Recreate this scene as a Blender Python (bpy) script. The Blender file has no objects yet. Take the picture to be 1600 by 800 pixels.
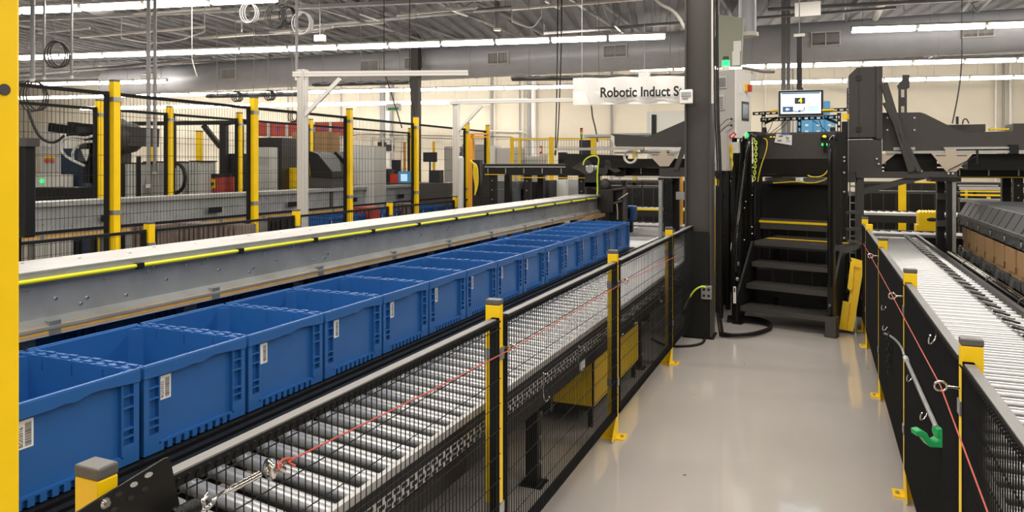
import bpy, math, random
from mathutils import Vector, Matrix
random.seed(7)
C = bpy.context.scene.collection
SC = bpy.context.scene
R = math.radians
# ---------------------------------------------------------------- camera
F, TH, HZ, CH = 1130.0, R(23.02), 258.0, 1.70      # focal length in px, yaw, horizon row, eye height
cam = bpy.data.cameras.new('camera'); cam_o = bpy.data.objects.new('camera', cam); C.objects.link(cam_o)
cam.sensor_width = 36; cam.lens = F / 1600 * 36; cam.shift_y = -(400 - HZ) / 1600
cam.clip_start = .05; cam.clip_end = 200
cam_o.location = (0, 0, CH); cam_o.rotation_euler = (R(90), 0, TH)
SC.camera = cam_o
# ---------------------------------------------------------------- colour management, world
SC.view_settings.view_transform = 'Standard'; SC.view_settings.look = 'None'
SC.view_settings.gamma = 1; SC.view_settings.use_curve_mapping = False
SC.view_settings.exposure = 0.25
TUBE = 28.0          # brightness of the fluorescent tubes
ROW = 5000.0         # power of each out-of-frame tube row
wd = bpy.data.worlds.new('world'); SC.world = wd; wd.use_nodes = True
wd.node_tree.nodes['Background'].inputs[0].default_value = (1, .93, .82, 1)
wd.node_tree.nodes['Background'].inputs[1].default_value = .3
BA = R(12.0)         # the building is turned 12 degrees from the aisle
BXV = Vector((math.cos(BA), math.sin(BA), 0)); BYV = Vector((-math.sin(BA), math.cos(BA), 0))
def BW(x, y, z=0): return BXV * x + BYV * y + Vector((0, 0, z))
LZ = 4.56            # height of the tube rows
def area_row(b, x0, x1, power):
    l = bpy.data.lights.new('tube_row_light', 'AREA'); l.shape = 'RECTANGLE'
    l.size = x1 - x0; l.size_y = .16; l.energy = power; l.color = (1, .94, .87)
    o = bpy.data.objects.new('tube_row_light', l); C.objects.link(o)
    o.location = BW((x0 + x1) / 2, b, LZ); o.rotation_euler = (0, 0, BA)
for b_, x0_, x1_ in ((11.4, -6.2, 9), (6.4, -12, 9), (1.4, -12, 9), (-3.6, -12, 9)):
    area_row(b_, x0_, x1_, ROW * (x1_ - x0_) / 20 * .1)
# ---------------------------------------------------------------- helpers
def W(u, v=None, z=None, X=None, Y=None, d=None):
    "photo column/row + one known world coordinate -> the point in the hall"
    r = (u - 800) / F
    dx = r * math.cos(TH) - math.sin(TH); dy = r * math.sin(TH) + math.cos(TH)
    if z is not None and d is None and X is None and Y is None: d = (CH - z) * F / (v - HZ)
    elif X is not None: d = X / dx
    elif Y is not None: d = Y / dy
    zz = z if z is not None else CH + (HZ - v) * d / F
    return Vector((dx * d, dy * d, zz))
def Zat(v, d): return CH + (HZ - v) * d / F
def mat(name, col, rough=.5, metal=0.0, noise=0.0, nscale=30, bump=0.0, bscale=200, emit=0, spec=.5, coat=0, alpha=None):
    m = bpy.data.materials.new(name); m.use_nodes = True; nt = m.node_tree; b = nt.nodes['Principled BSDF']
    b.inputs['Base Color'].default_value = (*col, 1); b.inputs['Roughness'].default_value = rough
    b.inputs['Metallic'].default_value = metal; b.inputs['Specular IOR Level'].default_value = spec
    b.inputs['Coat Weight'].default_value = coat
    if emit: b.inputs['Emission Color'].default_value = (*col, 1); b.inputs['Emission Strength'].default_value = emit
    if alpha is not None: b.inputs['Alpha'].default_value = alpha
    tc = None
    if noise or bump: tc = nt.nodes.new('ShaderNodeTexCoord')
    if noise:
        n = nt.nodes.new('ShaderNodeTexNoise'); n.inputs['Scale'].default_value = nscale; n.inputs['Detail'].default_value = 4
        nt.links.new(tc.outputs['Object'], n.inputs['Vector'])
        mr = nt.nodes.new('ShaderNodeMapRange'); mr.inputs[1].default_value = .3; mr.inputs[2].default_value = .7
        mr.inputs[3].default_value = 1 - noise; mr.inputs[4].default_value = 1 + noise
        nt.links.new(n.outputs['Fac'], mr.inputs[0])
        mx = nt.nodes.new('ShaderNodeVectorMath'); mx.operation = 'SCALE'; mx.inputs[0].default_value = col
        nt.links.new(mr.outputs[0], mx.inputs['Scale']); nt.links.new(mx.outputs[0], b.inputs['Base Color'])
    if bump:
        n2 = nt.nodes.new('ShaderNodeTexNoise'); n2.inputs['Scale'].default_value = bscale
        nt.links.new(tc.outputs['Object'], n2.inputs['Vector'])
        bp = nt.nodes.new('ShaderNodeBump'); bp.inputs['Strength'].default_value = bump; bp.inputs['Distance'].default_value = .002
        nt.links.new(n2.outputs['Fac'], bp.inputs['Height']); nt.links.new(bp.outputs[0], b.inputs['Normal'])
    return m
def s2l(r, g, b):
    f = lambda c: ((c / 255 + .055) / 1.055) ** 2.4 if c > 10 else c / 255 / 12.92
    return (f(r), f(g), f(b))
M = dict(
 yellow=mat('yellow_paint', (.92, .60, .003), .38, noise=.04, nscale=8),
 black=mat('black_paint', (.007, .0068, .0062), .42, noise=.15, spec=.35), gloss=mat('glossy_black_tube', (.006, .006, .006), .14),
 wire=mat('black_wire', (.008, .008, .008), .7, spec=.25),
 dark=mat('charcoal_powder_coat', (.050, .045, .040), .55, noise=.06, nscale=20),
 dark2=mat('dark_metal', (.018, .0165, .015), .45, spec=.4, noise=.1),
 grey_cap=mat('grey_plastic_cap', (.10, .095, .09), .45),
 galv=mat('galvanised_steel', (.42, .43, .42), .36, .75, noise=.12, nscale=14),
 beam=mat('zinc_sheet', (.44, .46, .46), .42, .6, noise=.14, nscale=6),
 alu=mat('aluminium_profile', (.72, .70, .66), .35, .45),
 rail=mat('bright_rail_steel', (.46, .45, .43), .45, .3, noise=.08, nscale=12),
 fsheen=mat('painted_rail_sheen', (.17, .165, .155), .5), roller=mat('zinc_roller', (.52, .52, .51), .34, .75, noise=.05, nscale=40),
 hub=mat('roller_groove', (.38, .44, .50), .3, .8),
 blue=mat('blue_tote_plastic', (.013, .098, .32), .42, noise=.05, nscale=12, bump=.12, bscale=400),
 white=mat('white_paint', (.75, .72, .66), .5),
 label=mat('paper_label', (.80, .78, .74), .6),
 ink=mat('black_ink', (.012, .012, .012), .6),
 floor=None,
 cream=mat('cream_wall_paint', (.68, .62, .50), .7, noise=.02, nscale=2),
 deck=mat('grey_roof_deck', (.17, .168, .176), .75, noise=.1, nscale=3),
 joist=mat('grey_joist_paint', (.30, .295, .295), .6),
 duct=mat('duct_sheet_metal', (.42, .42, .44), .45, .1, noise=.05, nscale=3),
 grille=mat('vent_grille_grey', (.5, .48, .46), .5),
 gtote=mat('grey_tote_plastic', (.085, .088, .092), .5, noise=.08),
 card=mat('brown_cardboard', (.40, .24, .11), .8, noise=.05, nscale=9),
 wood=mat('plywood_strip', (.62, .36, .10), .55, noise=.15, nscale=15),
 cabgrey=mat('light_grey_cabinet', (.40, .38, .35), .45),
 cabgreen=mat('grey_green_panel', (.30, .31, .24), .5),
 red=mat('red_paint', (.55, .035, .02), .5), redcord=mat('red_cord', (.48, .07, .04), .5),
 orange=mat('orange_rail', (.75, .33, .02), .45),
 lime=mat('lime_cable', (.62, .78, .04), .45),
 ycable=mat('yellow_cable', (.80, .58, .03), .45),
 chrome=mat('polished_steel', (.75, .73, .70), .15, 1.0),
 green=mat('green_plastic', (.01, .33, .09), .35),
 beige=mat('beige_metal', (.55, .47, .38), .4, .5),
 tube=mat('fluorescent_tube', (1, .94, .86), .5, emit=TUBE),
 ledg=mat('lit_green_lamp', (.01, .9, .12), .4, emit=2.5),
 screen=mat('lit_screen_white', (.62, .78, .85), .4, emit=1.0),
 sblue=mat('screen_blue', (.05, .10, .22), .4, emit=.3), dblue=mat('dark_blue_panel', (.02, .04, .08), .45), cordy=mat('bright_yellow_cord', (.80, .78, .01), .4), sdark=mat('screen_dark', (.03, .05, .07), .4),
 syel=mat('screen_yellow', (.9, .7, .02), .4, emit=.8), spale=mat('screen_pale', (.40, .62, .78), .4, emit=.8),
 lblue=mat('pale_blue_plastic', (.10, .35, .62), .5),
 glass=mat('clear_plastic_sheet', (.7, .8, .9), .1, alpha=.25),
)
def floor_mat():
    m = bpy.data.materials.new('grey_epoxy_floor'); m.use_nodes = True; nt = m.node_tree; b = nt.nodes['Principled BSDF']
    b.inputs['Coat Weight'].default_value = .6; b.inputs['Coat Roughness'].default_value = .10; b.inputs['Specular IOR Level'].default_value = .7
    tc = nt.nodes.new('ShaderNodeTexCoord'); n = nt.nodes.new('ShaderNodeTexNoise'); n.inputs['Scale'].default_value = .9; n.inputs['Detail'].default_value = 7
    nt.links.new(tc.outputs['Object'], n.inputs['Vector'])
    cr = nt.nodes.new('ShaderNodeValToRGB'); cr.color_ramp.elements[0].position = .3; cr.color_ramp.elements[1].position = .7
    cr.color_ramp.elements[0].color = (.47, .43, .39, 1); cr.color_ramp.elements[1].color = (.52, .48, .44, 1)
    nt.links.new(n.outputs['Fac'], cr.inputs['Fac'])
    v = nt.nodes.new('ShaderNodeTexVoronoi'); v.inputs['Scale'].default_value = 2.3; v.inputs['Randomness'].default_value = 1
    nt.links.new(tc.outputs['Object'], v.inputs['Vector'])
    lt = nt.nodes.new('ShaderNodeMath'); lt.operation = 'LESS_THAN'; lt.inputs[1].default_value = .022; nt.links.new(v.outputs['Distance'], lt.inputs[0])
    mx = nt.nodes.new('ShaderNodeMix'); mx.data_type = 'RGBA'; mx.inputs[7].default_value = (.14, .12, .10, 1)
    nt.links.new(lt.outputs[0], mx.inputs[0]); nt.links.new(cr.outputs[0], mx.inputs[6]); nt.links.new(mx.outputs[2], b.inputs['Base Color'])
    n3 = nt.nodes.new('ShaderNodeTexNoise'); n3.inputs['Scale'].default_value = 5
    nt.links.new(tc.outputs['Object'], n3.inputs['Vector'])
    mr = nt.nodes.new('ShaderNodeMapRange'); mr.inputs[3].default_value = .05; mr.inputs[4].default_value = .12
    nt.links.new(n3.outputs['Fac'], mr.inputs[0]); nt.links.new(mr.outputs[0], b.inputs['Roughness'])
    bp = nt.nodes.new('ShaderNodeBump'); bp.inputs['Strength'].default_value = .06; bp.inputs['Distance'].default_value = .01
    n4 = nt.nodes.new('ShaderNodeTexNoise'); n4.inputs['Scale'].default_value = 14; nt.links.new(tc.outputs['Object'], n4.inputs['Vector'])
    nt.links.new(n4.outputs['Fac'], bp.inputs['Height']); nt.links.new(bp.outputs[0], b.inputs['Normal'])
    return m
M['floor'] = floor_mat()

class MB:
    "collects shapes and links them as one mesh object"
    def __init__(s): s.v = []; s.f = []; s.T = None
    def _add(s, vs, fs, mi=0, sm=False):
        o = len(s.v)
        for p in vs:
            p = Vector(p); s.v.append(s.T @ p if s.T else p)
        for f in fs:
            s.f.append((tuple(i + o for i in f), mi, sm))
    def box(s, x0, x1, y0, y1, z0, z1, mi=0, m=None):
        vs = [(x, y, z) for z in (z0, z1) for x, y in ((x0, y0), (x1, y0), (x1, y1), (x0, y1))]
        if m is not None: vs = [m @ Vector(p) for p in vs]
        s._add(vs, [(3, 2, 1, 0), (4, 5, 6, 7), (0, 1, 5, 4), (1, 2, 6, 5), (2, 3, 7, 6), (3, 0, 4, 7)], mi); return s
    def bar(s, a, b, w, h, mi=0, up=(0, 0, 1)):
        "rectangular bar from a to b; w across, h along up"
        a = Vector(a); b = Vector(b); d = (b - a); L = d.length; d = d / L
        u = Vector(up)
        if abs(d.dot(u)) > .99: u = Vector((0, 1, 0))
        x = d.cross(u).normalized(); y = x.cross(d).normalized()
        vs = []
        for p in (a, b):
            for i, j in ((-1, -1), (1, -1), (1, 1), (-1, 1)): vs.append(p + x * (i * w / 2) + y * (j * h / 2))
        s._add(vs, [(3, 2, 1, 0), (4, 5, 6, 7), (0, 1, 5, 4), (1, 2, 6, 5), (2, 3, 7, 6), (3, 0, 4, 7)], mi); return s
    def cyl(s, a, b, r, n=12, mi=0, r2=None):
        a = Vector(a); b = Vector(b); d = (b - a).normalized(); r2 = r if r2 is None else r2
        u = Vector((0, 0, 1)) if abs(d.z) < .9 else Vector((1, 0, 0))
        x = d.cross(u).normalized(); y = x.cross(d)
        vs = []
        for p, rr in ((a, r), (b, r2)):
            for k in range(n):
                t = 2 * math.pi * k / n; vs.append(p + x * math.cos(t) * rr + y * math.sin(t) * rr)
        s._add(vs, [(k, k + n, (k + 1) % n + n, (k + 1) % n) for k in range(n)], mi, n > 5)
        s._add(vs[:n], [tuple(range(n))], mi); s._add(vs[n:], [tuple(reversed(range(n)))], mi); return s
    def tube(s, pts, r, n=8, mi=0, smooth_pts=0, closed=False):
        P = [Vector(p) for p in pts]
        for _ in range(smooth_pts):                     # Chaikin
            Q = [] if closed else [P[0]]
            m = len(P)
            for i in range(m if closed else m - 1):
                a, b = P[i], P[(i + 1) % m]; Q += [a * .75 + b * .25, a * .25 + b * .75]
            if not closed: Q.append(P[-1])
            P = Q
        m = len(P); vs = []; x = None
        for i in range(m):
            if closed: t = (P[(i + 1) % m] - P[i - 1])
            else: t = P[min(i + 1, m - 1)] - P[max(i - 1, 0)]
            t = t.normalized()
            if x is None:
                u = Vector((0, 0, 1)) if abs(t.z) < .9 else Vector((1, 0, 0)); x = t.cross(u).normalized()
            else: x = (x - t * x.dot(t)).normalized()
            y = t.cross(x)
            for k in range(n):
                a = 2 * math.pi * k / n; vs.append(P[i] + x * math.cos(a) * r + y * math.sin(a) * r)
        fs = []
        for i in range(m if closed else m - 1):
            j = (i + 1) % m
            for k in range(n): fs.append((i * n + k, i * n + (k + 1) % n, j * n + (k + 1) % n, j * n + k))
        s._add(vs, fs, mi, n > 4)
        if not closed:
            s._add(vs[:n], [tuple(reversed(range(n)))], mi); s._add(vs[-n:], [tuple(range(n))], mi)
        return s
    def prism(s, poly, a, b, f, mi=0):
        "extrude 2-D poly: f(p, t) maps a poly point and offset to 3-D"
        n = len(poly); vs = [f(p, a) for p in poly] + [f(p, b) for p in poly]
        s._add(vs, [(i, (i + 1) % n, (i + 1) % n + n, i + n) for i in range(n)] + [tuple(reversed(range(n))), tuple(range(n, 2 * n))], mi); return s
    def xz(s, poly, y0, y1, mi=0): return s.prism(poly, y0, y1, lambda p, t: Vector((p[0], t, p[1])), mi)
    def yz(s, poly, x0, x1, mi=0): return s.prism(poly, x0, x1, lambda p, t: Vector((t, p[0], p[1])), mi)
    def xy(s, poly, z0, z1, mi=0): return s.prism(poly, z0, z1, lambda p, t: Vector((p[0], p[1], t)), mi)
    def sphere(s, c, r, n=12, mi=0, sc=(1, 1, 1)):
        c = Vector(c); m = n // 2; vs = []
        for i in range(m + 1):
            ph = math.pi * i / m
            for k in range(n):
                t = 2 * math.pi * k / n
                vs.append(c + Vector((r * sc[0] * math.sin(ph) * math.cos(t), r * sc[1] * math.sin(ph) * math.sin(t), r * sc[2] * math.cos(ph))))
        s._add(vs, [(i * n + k, (i + 1) * n + k, (i + 1) * n + (k + 1) % n, i * n + (k + 1) % n) for i in range(m) for k in range(n)], mi, True); return s
    def torus(s, c, ax, R_, r, n=16, k=6, mi=0, st=(1, 1)):
        c = Vector(c); ax = Vector(ax).normalized(); u = Vector((0, 0, 1)) if abs(ax.z) < .9 else Vector((1, 0, 0))
        x = ax.cross(u).normalized(); y = x.cross(ax)
        return s.tube([c + x * math.cos(2 * math.pi * i / n) * R_ * st[0] + y * math.sin(2 * math.pi * i / n) * R_ * st[1] for i in range(n)], r, k, mi, 0, True)
    def build(s, name, mats, parent=None, world=True, bevel=0, origin=None):
        me = bpy.data.meshes.new(name)
        if not isinstance(mats, (list, tuple)): mats = [mats]
        vs = s.v; off = Vector((0, 0, 0))
        if parent is not None and world:
            inv = PM[parent.name].inverted(); vs = [inv @ p for p in vs]
        elif parent is None and world:
            if origin is None:
                xs = [p.x for p in vs]; ys = [p.y for p in vs]; zs = [p.z for p in vs]
                off = Vector(((min(xs) + max(xs)) / 2, (min(ys) + max(ys)) / 2, min(zs)))
            else: off = Vector(origin)
            vs = [p - off for p in vs]
        me.from_pydata([tuple(p) for p in vs], [], [f[0] for f in s.f])
        me.polygons.foreach_set('material_index', [f[1] for f in s.f])
        me.polygons.foreach_set('use_smooth', [f[2] for f in s.f])
        for m_ in mats: me.materials.append(m_)
        import bmesh
        bm = bmesh.new(); bm.from_mesh(me); bmesh.ops.recalc_face_normals(bm, faces=bm.faces); bm.to_mesh(me); bm.free()
        o = bpy.data.objects.new(name, me); C.objects.link(o)
        if parent is not None:
            o.parent = parent
            PM[o.name] = PM[parent.name].copy()
        else:
            o.location = off; PM[o.name] = Matrix.Translation(off)
        if bevel:
            bv = o.modifiers.new('bevel', 'BEVEL'); bv.width = bevel; bv.segments = 2; bv.limit_method = 'ANGLE'
        return o
PM = {}
def thing(name, label, cat, loc=(0, 0, 0), rz=0, group=None):
    o = bpy.data.objects.new(name, None); C.objects.link(o); o.empty_display_size = .1
    o.location = loc; o.rotation_euler = (0, 0, rz); o['label'] = label; o['category'] = cat
    if group: o['group'] = group
    PM[o.name] = Matrix.Translation(Vector(loc)) @ Matrix.Rotation(rz, 4, 'Z'); return o
def tag(o, label, cat, group=None):
    o['label'] = label; o['category'] = cat
    if group: o['group'] = group
    return o
def struct(o): o['kind'] = 'structure'; return o
def dup(src, loc=None, rz=None, label=None, group=None, depth=True):
    def cp(o, parent):
        c = o.copy(); C.objects.link(c)
        if parent is not None: c.parent = parent
        for ch in [x for x in KIDS(o)]: cp(ch, c)
        return c
    r = cp(src, None)
    if loc is not None: r.location = loc
    if rz is not None: r.rotation_euler = (0, 0, rz)
    if label: r['label'] = label
    if group: r['group'] = group
    return r
def KIDS(o): return list(o.children)
def text(body, size, mt, parent, loc, rot, name='lettering', extrude=.0008, align='LEFT', bold=0):
    cu = bpy.data.curves.new(name, 'FONT'); cu.body = body; cu.size = size; cu.extrude = extrude; cu.align_x = align; cu.offset = bold
    tmp = bpy.data.objects.new(name, cu); me = bpy.data.meshes.new_from_object(tmp); bpy.data.objects.remove(tmp)
    o = bpy.data.objects.new(name, me); C.objects.link(o); me.materials.clear(); me.materials.append(mt)
    o.parent = parent; o.location = loc; o.rotation_euler = rot
    return o
ORD = ['first', 'second', 'third', 'fourth', 'fifth', 'sixth', 'seventh', 'eighth', 'ninth', 'tenth', 'eleventh', 'twelfth',
       'thirteenth', 'fourteenth', 'fifteenth', 'sixteenth', 'seventeenth', 'eighteenth', 'nineteenth', 'twentieth', 'twenty-first', 'twenty-second', 'twenty-third', 'twenty-fourth', 'twenty-fifth']

# ================================================================ the hall
struct(MB().box(-45, 30, -12, 45, -.1, 0).build('floor', M['floor'], world=False))
CZ = 5.6
def deckmb():
    g = MB(); n = 0; x = -36; prof = []
    while x < 22:
        prof += [(x, CZ), (x + .18, CZ), (x + .22, CZ + .06), (x + .36, CZ + .06)]; x += .4
    vs = [BW(px, -8, pz) for px, pz in prof] + [BW(px, 31, pz) for px, pz in prof]
    n = len(prof); g._add(vs, [(i, i + 1, i + 1 + n, i + n) for i in range(n - 1)])
    g.box(-36, 22, -8, 31, CZ + .08, CZ + .2, m=Matrix.Rotation(BA, 4, 'Z')); return g
struct(deckmb().build('ceiling', M['deck'], world=False))
WB = 29.4
BM = Matrix.Rotation(BA, 4, 'Z')
struct(MB().box(-36, 22, WB, WB + .2, 0, CZ + .1, m=BM).build('wall_back', M['cream'], world=False))
struct(MB().box(-36, -35.8, -8, WB, 0, CZ + .1, m=BM).build('wall_left', M['cream'], world=False))
struct(MB().box(21.8, 22, -8, WB, 0, CZ + .1, m=BM).build('wall_right', M['cream'], world=False))
struct(MB().box(-36, 22, -8.2, -8, 0, CZ + .1, m=BM).build('wall_front', M['cream'], world=False))
# roof joists: open web trusses under the deck
def joist(p0, p1, k):
    g = MB(); p0 = Vector(p0); p1 = Vector(p1); L = (p1 - p0).length; d = (p1 - p0) / L
    zt, zb = CZ - .03, CZ - .42
    g.bar(p0 + Vector((0, 0, zt)), p1 + Vector((0, 0, zt)), .07, .05); g.bar(p0 + Vector((0, 0, zb)), p1 + Vector((0, 0, zb)), .07, .04)
    n = int(L / .8)
    for i in range(n):
        a = p0 + d * (L * i / n); b = p0 + d * (L * (i + 1) / n)
        za, zb2 = (zb, zt) if i % 2 == 0 else (zt, zb)
        g.bar(a + Vector((0, 0, za)), b + Vector((0, 0, zb2)), .016, .016)
    o = g.build('trim_%d' % k, M['joist'], world=False); struct(o)
k = 1
for i in range(12):
    x = -21 + i * 2.7
    joist((x - .0, 9.5 + max(0, -x) * .0, 0), (x, 27 + x * .1, 0), k); k += 1
for i, b in enumerate((14.2, 24.0)):      # girders across the hall
    g = MB(); z0, z1 = CZ - .1, CZ - .55
    for z_ in (z0, z1): g.bar(BW(-30, b, z_), BW(16, b, z_), .12, .07)
    for j in range(46):
        za, zb = (z0, z1) if j % 2 else (z1, z0)
        g.bar(BW(-30 + j, b, za), BW(-29 + j, b, zb), .025, .025)
    struct(g.build('trim_%d' % k, M['joist'], world=False)); k += 1
# big round air duct with grilles
def duct_line():
    dz = Zat(79, 19.5)
    a = W(968, 79, z=dz); b = W(250, 122, z=dz); return dz, a, b
dz, da, db = duct_line()
da2 = W(1520, 47, z=dz)
dd = (da2 - db).normalized()
dn = dd.cross(Vector((0, 0, 1)))     # towards the camera
if dn.y > 0: dn = -dn
RD = .49
duct = thing('air_duct', 'huge round grey sheet metal air duct crossing the hall under the roof', 'air duct', (db.x, db.y, 0))
d0 = W(155, 130, d=22.5); d0.z = dz
axis0 = db - dd * 2.9 - dn * RD * .8; axis1 = da2 + dd * 5 - dn * RD * .8
g = MB(); g.cyl(axis0, axis1, RD, 32)
g.build('duct_pipe', M['duct'], duct)
L = (axis1 - axis0).length
for j in range(1, int(L / 3)):
    p = axis0 + dd * (j * 3); MB().cyl(p, p + dd * .05, RD + .012, 32).build('duct_seam', M['duct'], duct)
g = MB(); g.sphere(axis0, RD, 20, sc=(.5, 1, 1)); g.build('end_cap', M['duct'], duct)
vi = 0
for u, v in ((250, 122), (375, 118), (592, 106), (660, 102), (789, 93), (968, 80), (1289, 57), (1520, 47)):
    r_ = (u - 800) / F; best = None
    # nearest point of duct axis line in plan for this column
    dirv = Vector((r_ * math.cos(TH) - math.sin(TH), r_ * math.sin(TH) + math.cos(TH), 0))
    det = dirv.x * (-dd.y) + dd.x * dirv.y
    t = (axis0.x * (-dd.y) + dd.x * axis0.y) / det
    pt = dirv * t; s_ = (pt - axis0).dot(dd); c = axis0 + dd * s_ + dn * (RD + .02) ; c.z = dz - .02
    VM = Matrix.Translation(c) @ Matrix.Rotation(math.atan2(dd.y, dd.x), 4, 'Z'); vi += 1
    w, h = .30, .15
    q = MB(); q.T = VM
    for x0, x1, z0, z1 in ((-w, w, h, h + .03), (-w, w, -h - .03, -h), (-w - .03, -w, -h - .03, h + .03), (w, w + .03, -h - .03, h + .03), (-.012, .012, -h, h)):
        q.box(x0, x1, -.04, .12, z0, z1)
    v_ = q.build('vent_grille', M['grille'], duct)
    q = MB(); q.T = VM
    for j in range(22): x = -w + .01 + j * (2 * w / 22); q.box(x, x + .008, -.02, .01, -h, h)
    q.build('louvre', M['grille'], v_)
    q = MB(); q.T = VM; q.box(-w, w, .03, .05, -h, h).build('backing', M['dark'], v_)
# fluorescent rows
def fixture(x, b, z, label, group):
    o = thing('fluorescent_light', label, 'light', BW(x, b, z), BA, group)
    return o
def fixture_parts():
    o = thing('fluorescent_light', 'x', 'light', BW(0, 0, 0), BA)
    q = MB(); q.yz([(-.06, .045), (.06, .045), (.04, .09), (-.04, .09)], -.635, .635); q.build('housing', M['white'], o, world=False)
    MB().box(-.605, .605, -.055, .055, -.055, .044).build('tube', M['tube'], o, world=False)
    for s in (-1, 1): MB().box(s * .6175 - .0105, s * .6175 + .0105, -.05, .05, -.03, .044).build('end_plate', M['white'], o, world=False)
    for s in (-.4, .4): MB().cyl((s, 0, .085), (s, 0, CZ - LZ + .05), .004, 5).build('hanger', M['joist'], o, world=False)
    return o
fx0 = fixture_parts(); first = True
rows = [('the row nearest the camera', 11.4, -13.6, -6.3, LZ), ('the long row in front of the duct', 16.4, -17.2, .30, LZ), ('the row right of the steel column', 16.4, 3.0, 9.3, LZ),
        ('the row behind the duct', 21.9, -.8, 13.6, LZ), ('the short row left of the duct end', 21.9, -24, -16.2, LZ), ('the bright row before the back wall', 26.2, -28.5, 15.4, LZ), ('the lowest row at the back left', 26.9, -25.4, -4.6, 4.12)]
for nm, b, x0, x1, z in rows:
    n = int((x1 - x0) / 1.3); 
    for j in range(n):
        x = x1 - .65 - 1.3 * j
        lab = 'white tube light, %s from the right in %s' % (ORD[j] if j < len(ORD) else 'number %d' % (j + 1), nm)
        if first: fx0.location = BW(x, b, z); fx0['label'] = lab; o = fx0; first = False
        else: o = dup(fx0, BW(x, b, z), None, lab)
        o['group'] = 'fluorescent lights in ' + nm
# ================================================================ low aisle fences
FXL, FXR = -1.17, .43
PT = 1.168           # top of the low posts
def low_post(x, y, label, side, grp, foot=True, cap=True, xw=.06, yw=.04, zt=PT):
    "side: +1 when the aisle lies towards +x"
    o = thing('fence_post', label, 'fence post', (x, y, 0), 0, grp)
    q = MB(); q.box(-xw / 2, xw / 2, -yw / 2, yw / 2, .006, zt - .022); q.build('upright', M['yellow'], o, world=False, bevel=.003)
    if cap: MB().box(-xw / 2 - .001, xw / 2 + .001, -yw / 2 - .001, yw / 2 + .001, zt - .022, zt).build('cap', M['grey_cap'], o, world=False, bevel=.004)
    if foot:
        q = MB(); q.box(-xw / 2 - .05, xw / 2 + .05, -yw / 2 - .03, yw / 2 + .03, 0, .008)
        q.xz([(-side * xw / 2 * .9, .008), (-side * (xw / 2 + .05), .008), (-side * xw / 2 * .9, .12)], -yw / 2, -yw / 2 + .005)
        q.yz([(-yw / 2, .008), (-yw / 2 - .11, .008), (-yw / 2, .15)], side * xw / 2 - .006 * side, side * xw / 2)
        q.build('foot_plate', M['yellow'], o, world=False)
        q = MB()
        for sx in (-1, 1): q.cyl((sx * (xw / 2 + .03), -.01, .008), (sx * (xw / 2 + .03), -.01, .018), .01, 6)
        q.build('anchor_bolt', M['galv'], o, world=False)
    for z in (.32, .93):
        q = MB(); q.box(-xw / 2 - .004, xw / 2 + .004, -yw / 2 - .004, yw / 2 + .004, z, z + .045); q.build('clamp', M['galv'], o, world=False)
    return o
def mesh_panel(y0, y1, x, side, label, grp, z0=.14, z1=1.10, pv=.026, ph=.098, wr=.0019, name='mesh_panel', hooks=True, midrail=None, bright=True, ax='y', fr=.03, hs=.003):
    o = thing(name, label, 'fence panel', (x, (y0 + y1) / 2, 0), 0, grp)
    a, b = y0 - (y0 + y1) / 2, y1 - (y0 + y1) / 2
    q = MB(); q.box(-fr / 2, fr / 2, a, a + fr, z0, z1); q.box(-fr / 2, fr / 2, b - fr, b, z0, z1); q.box(-fr / 2, fr / 2, a, b, z0, z0 + fr)
    q.box(-fr / 2, fr / 2, a + fr, b - fr, z1 - fr, z1 - .004)
    q.build('frame', M['wire'], o, world=False)
    if bright: MB().box(-fr / 2, fr / 2, a + fr * .4, b - .01, z1 - .004, z1).build('top_rail', M['fsheen'], o, world=False)  # grey strip on the black rail: its ceiling reflection put into the colour
    xx = side * (fr / 2 + .002)
    q = MB(); n = int((b - a) / pv)
    for i in range(n + 1):
        y = a + .012 + i * ((b - a - .024) / n); zt = z1 - .018
        q.cyl((xx, y, z0 + .005), (xx, y, zt), wr, 4)
        if hooks: q.cyl((xx, y, zt), (xx + side * .008, y, zt + .010), wr * 1.15, 4)
    n = int((z1 - z0) / ph)
    for i in range(1, n + 1): z = z1 - .04 - (i - 1) * ph; q.cyl((xx + side * hs, a, z), (xx + side * hs, b, z), wr, 4)
    q.build('wire_mesh', M['wire'], o, world=False)
    if midrail: MB().box(-.012, .012, a, b, midrail, midrail + .03).build('middle_rail', M['wire'], o, world=False)
    return o
GL = 'posts of the low fence left of the aisle'
ly = [.90, 2.62, 4.42, 6.25, 8.70]
for i, t in enumerate(('low yellow fence post with grey cap at the bottom left, nearest the camera', 'low yellow fence post before the fourth blue tote, second along the left fence',
                       'low yellow fence post with splayed foot, third along the left fence', 'low yellow fence post just before the steel column', 'low yellow fence post mostly hidden behind the steel column')):
    low_post(FXL - .02, ly[i], t, 1, GL, foot=i > 0)
pn = ['nearest black mesh panel of the left aisle fence, in front of the big rollers', 'second black mesh panel of the left aisle fence, in front of the yellow box', 'third black mesh panel of the left aisle fence, before the steel column', 'black mesh panel partly behind the steel column']
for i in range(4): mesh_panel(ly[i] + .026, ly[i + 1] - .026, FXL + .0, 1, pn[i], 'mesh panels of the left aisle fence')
ry = [2.60, 4.22, 5.95, 7.55, 8.25]
for i, t in enumerate(('thick yellow post with dark cap at the lower right, nearest on the right fence', 'yellow post with splayed foot, second along the right fence', 'yellow post with foot, third along the right fence',
                       'yellow post without dark cap, fourth along the right fence', 'farthest yellow post of the right fence, by the leaning guard')):
    low_post(FXR, ry[i], t, -1, 'posts of the low fence right of the aisle', cap=i != 3)
pr = ['nearest see-through mesh panel of the right aisle fence', 'black panel behind the green hook tool on the right fence', 'black panel with the hanging chain on the right fence', 'black panel third from the far end of the right fence', 'short black end panel of the right fence']
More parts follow.
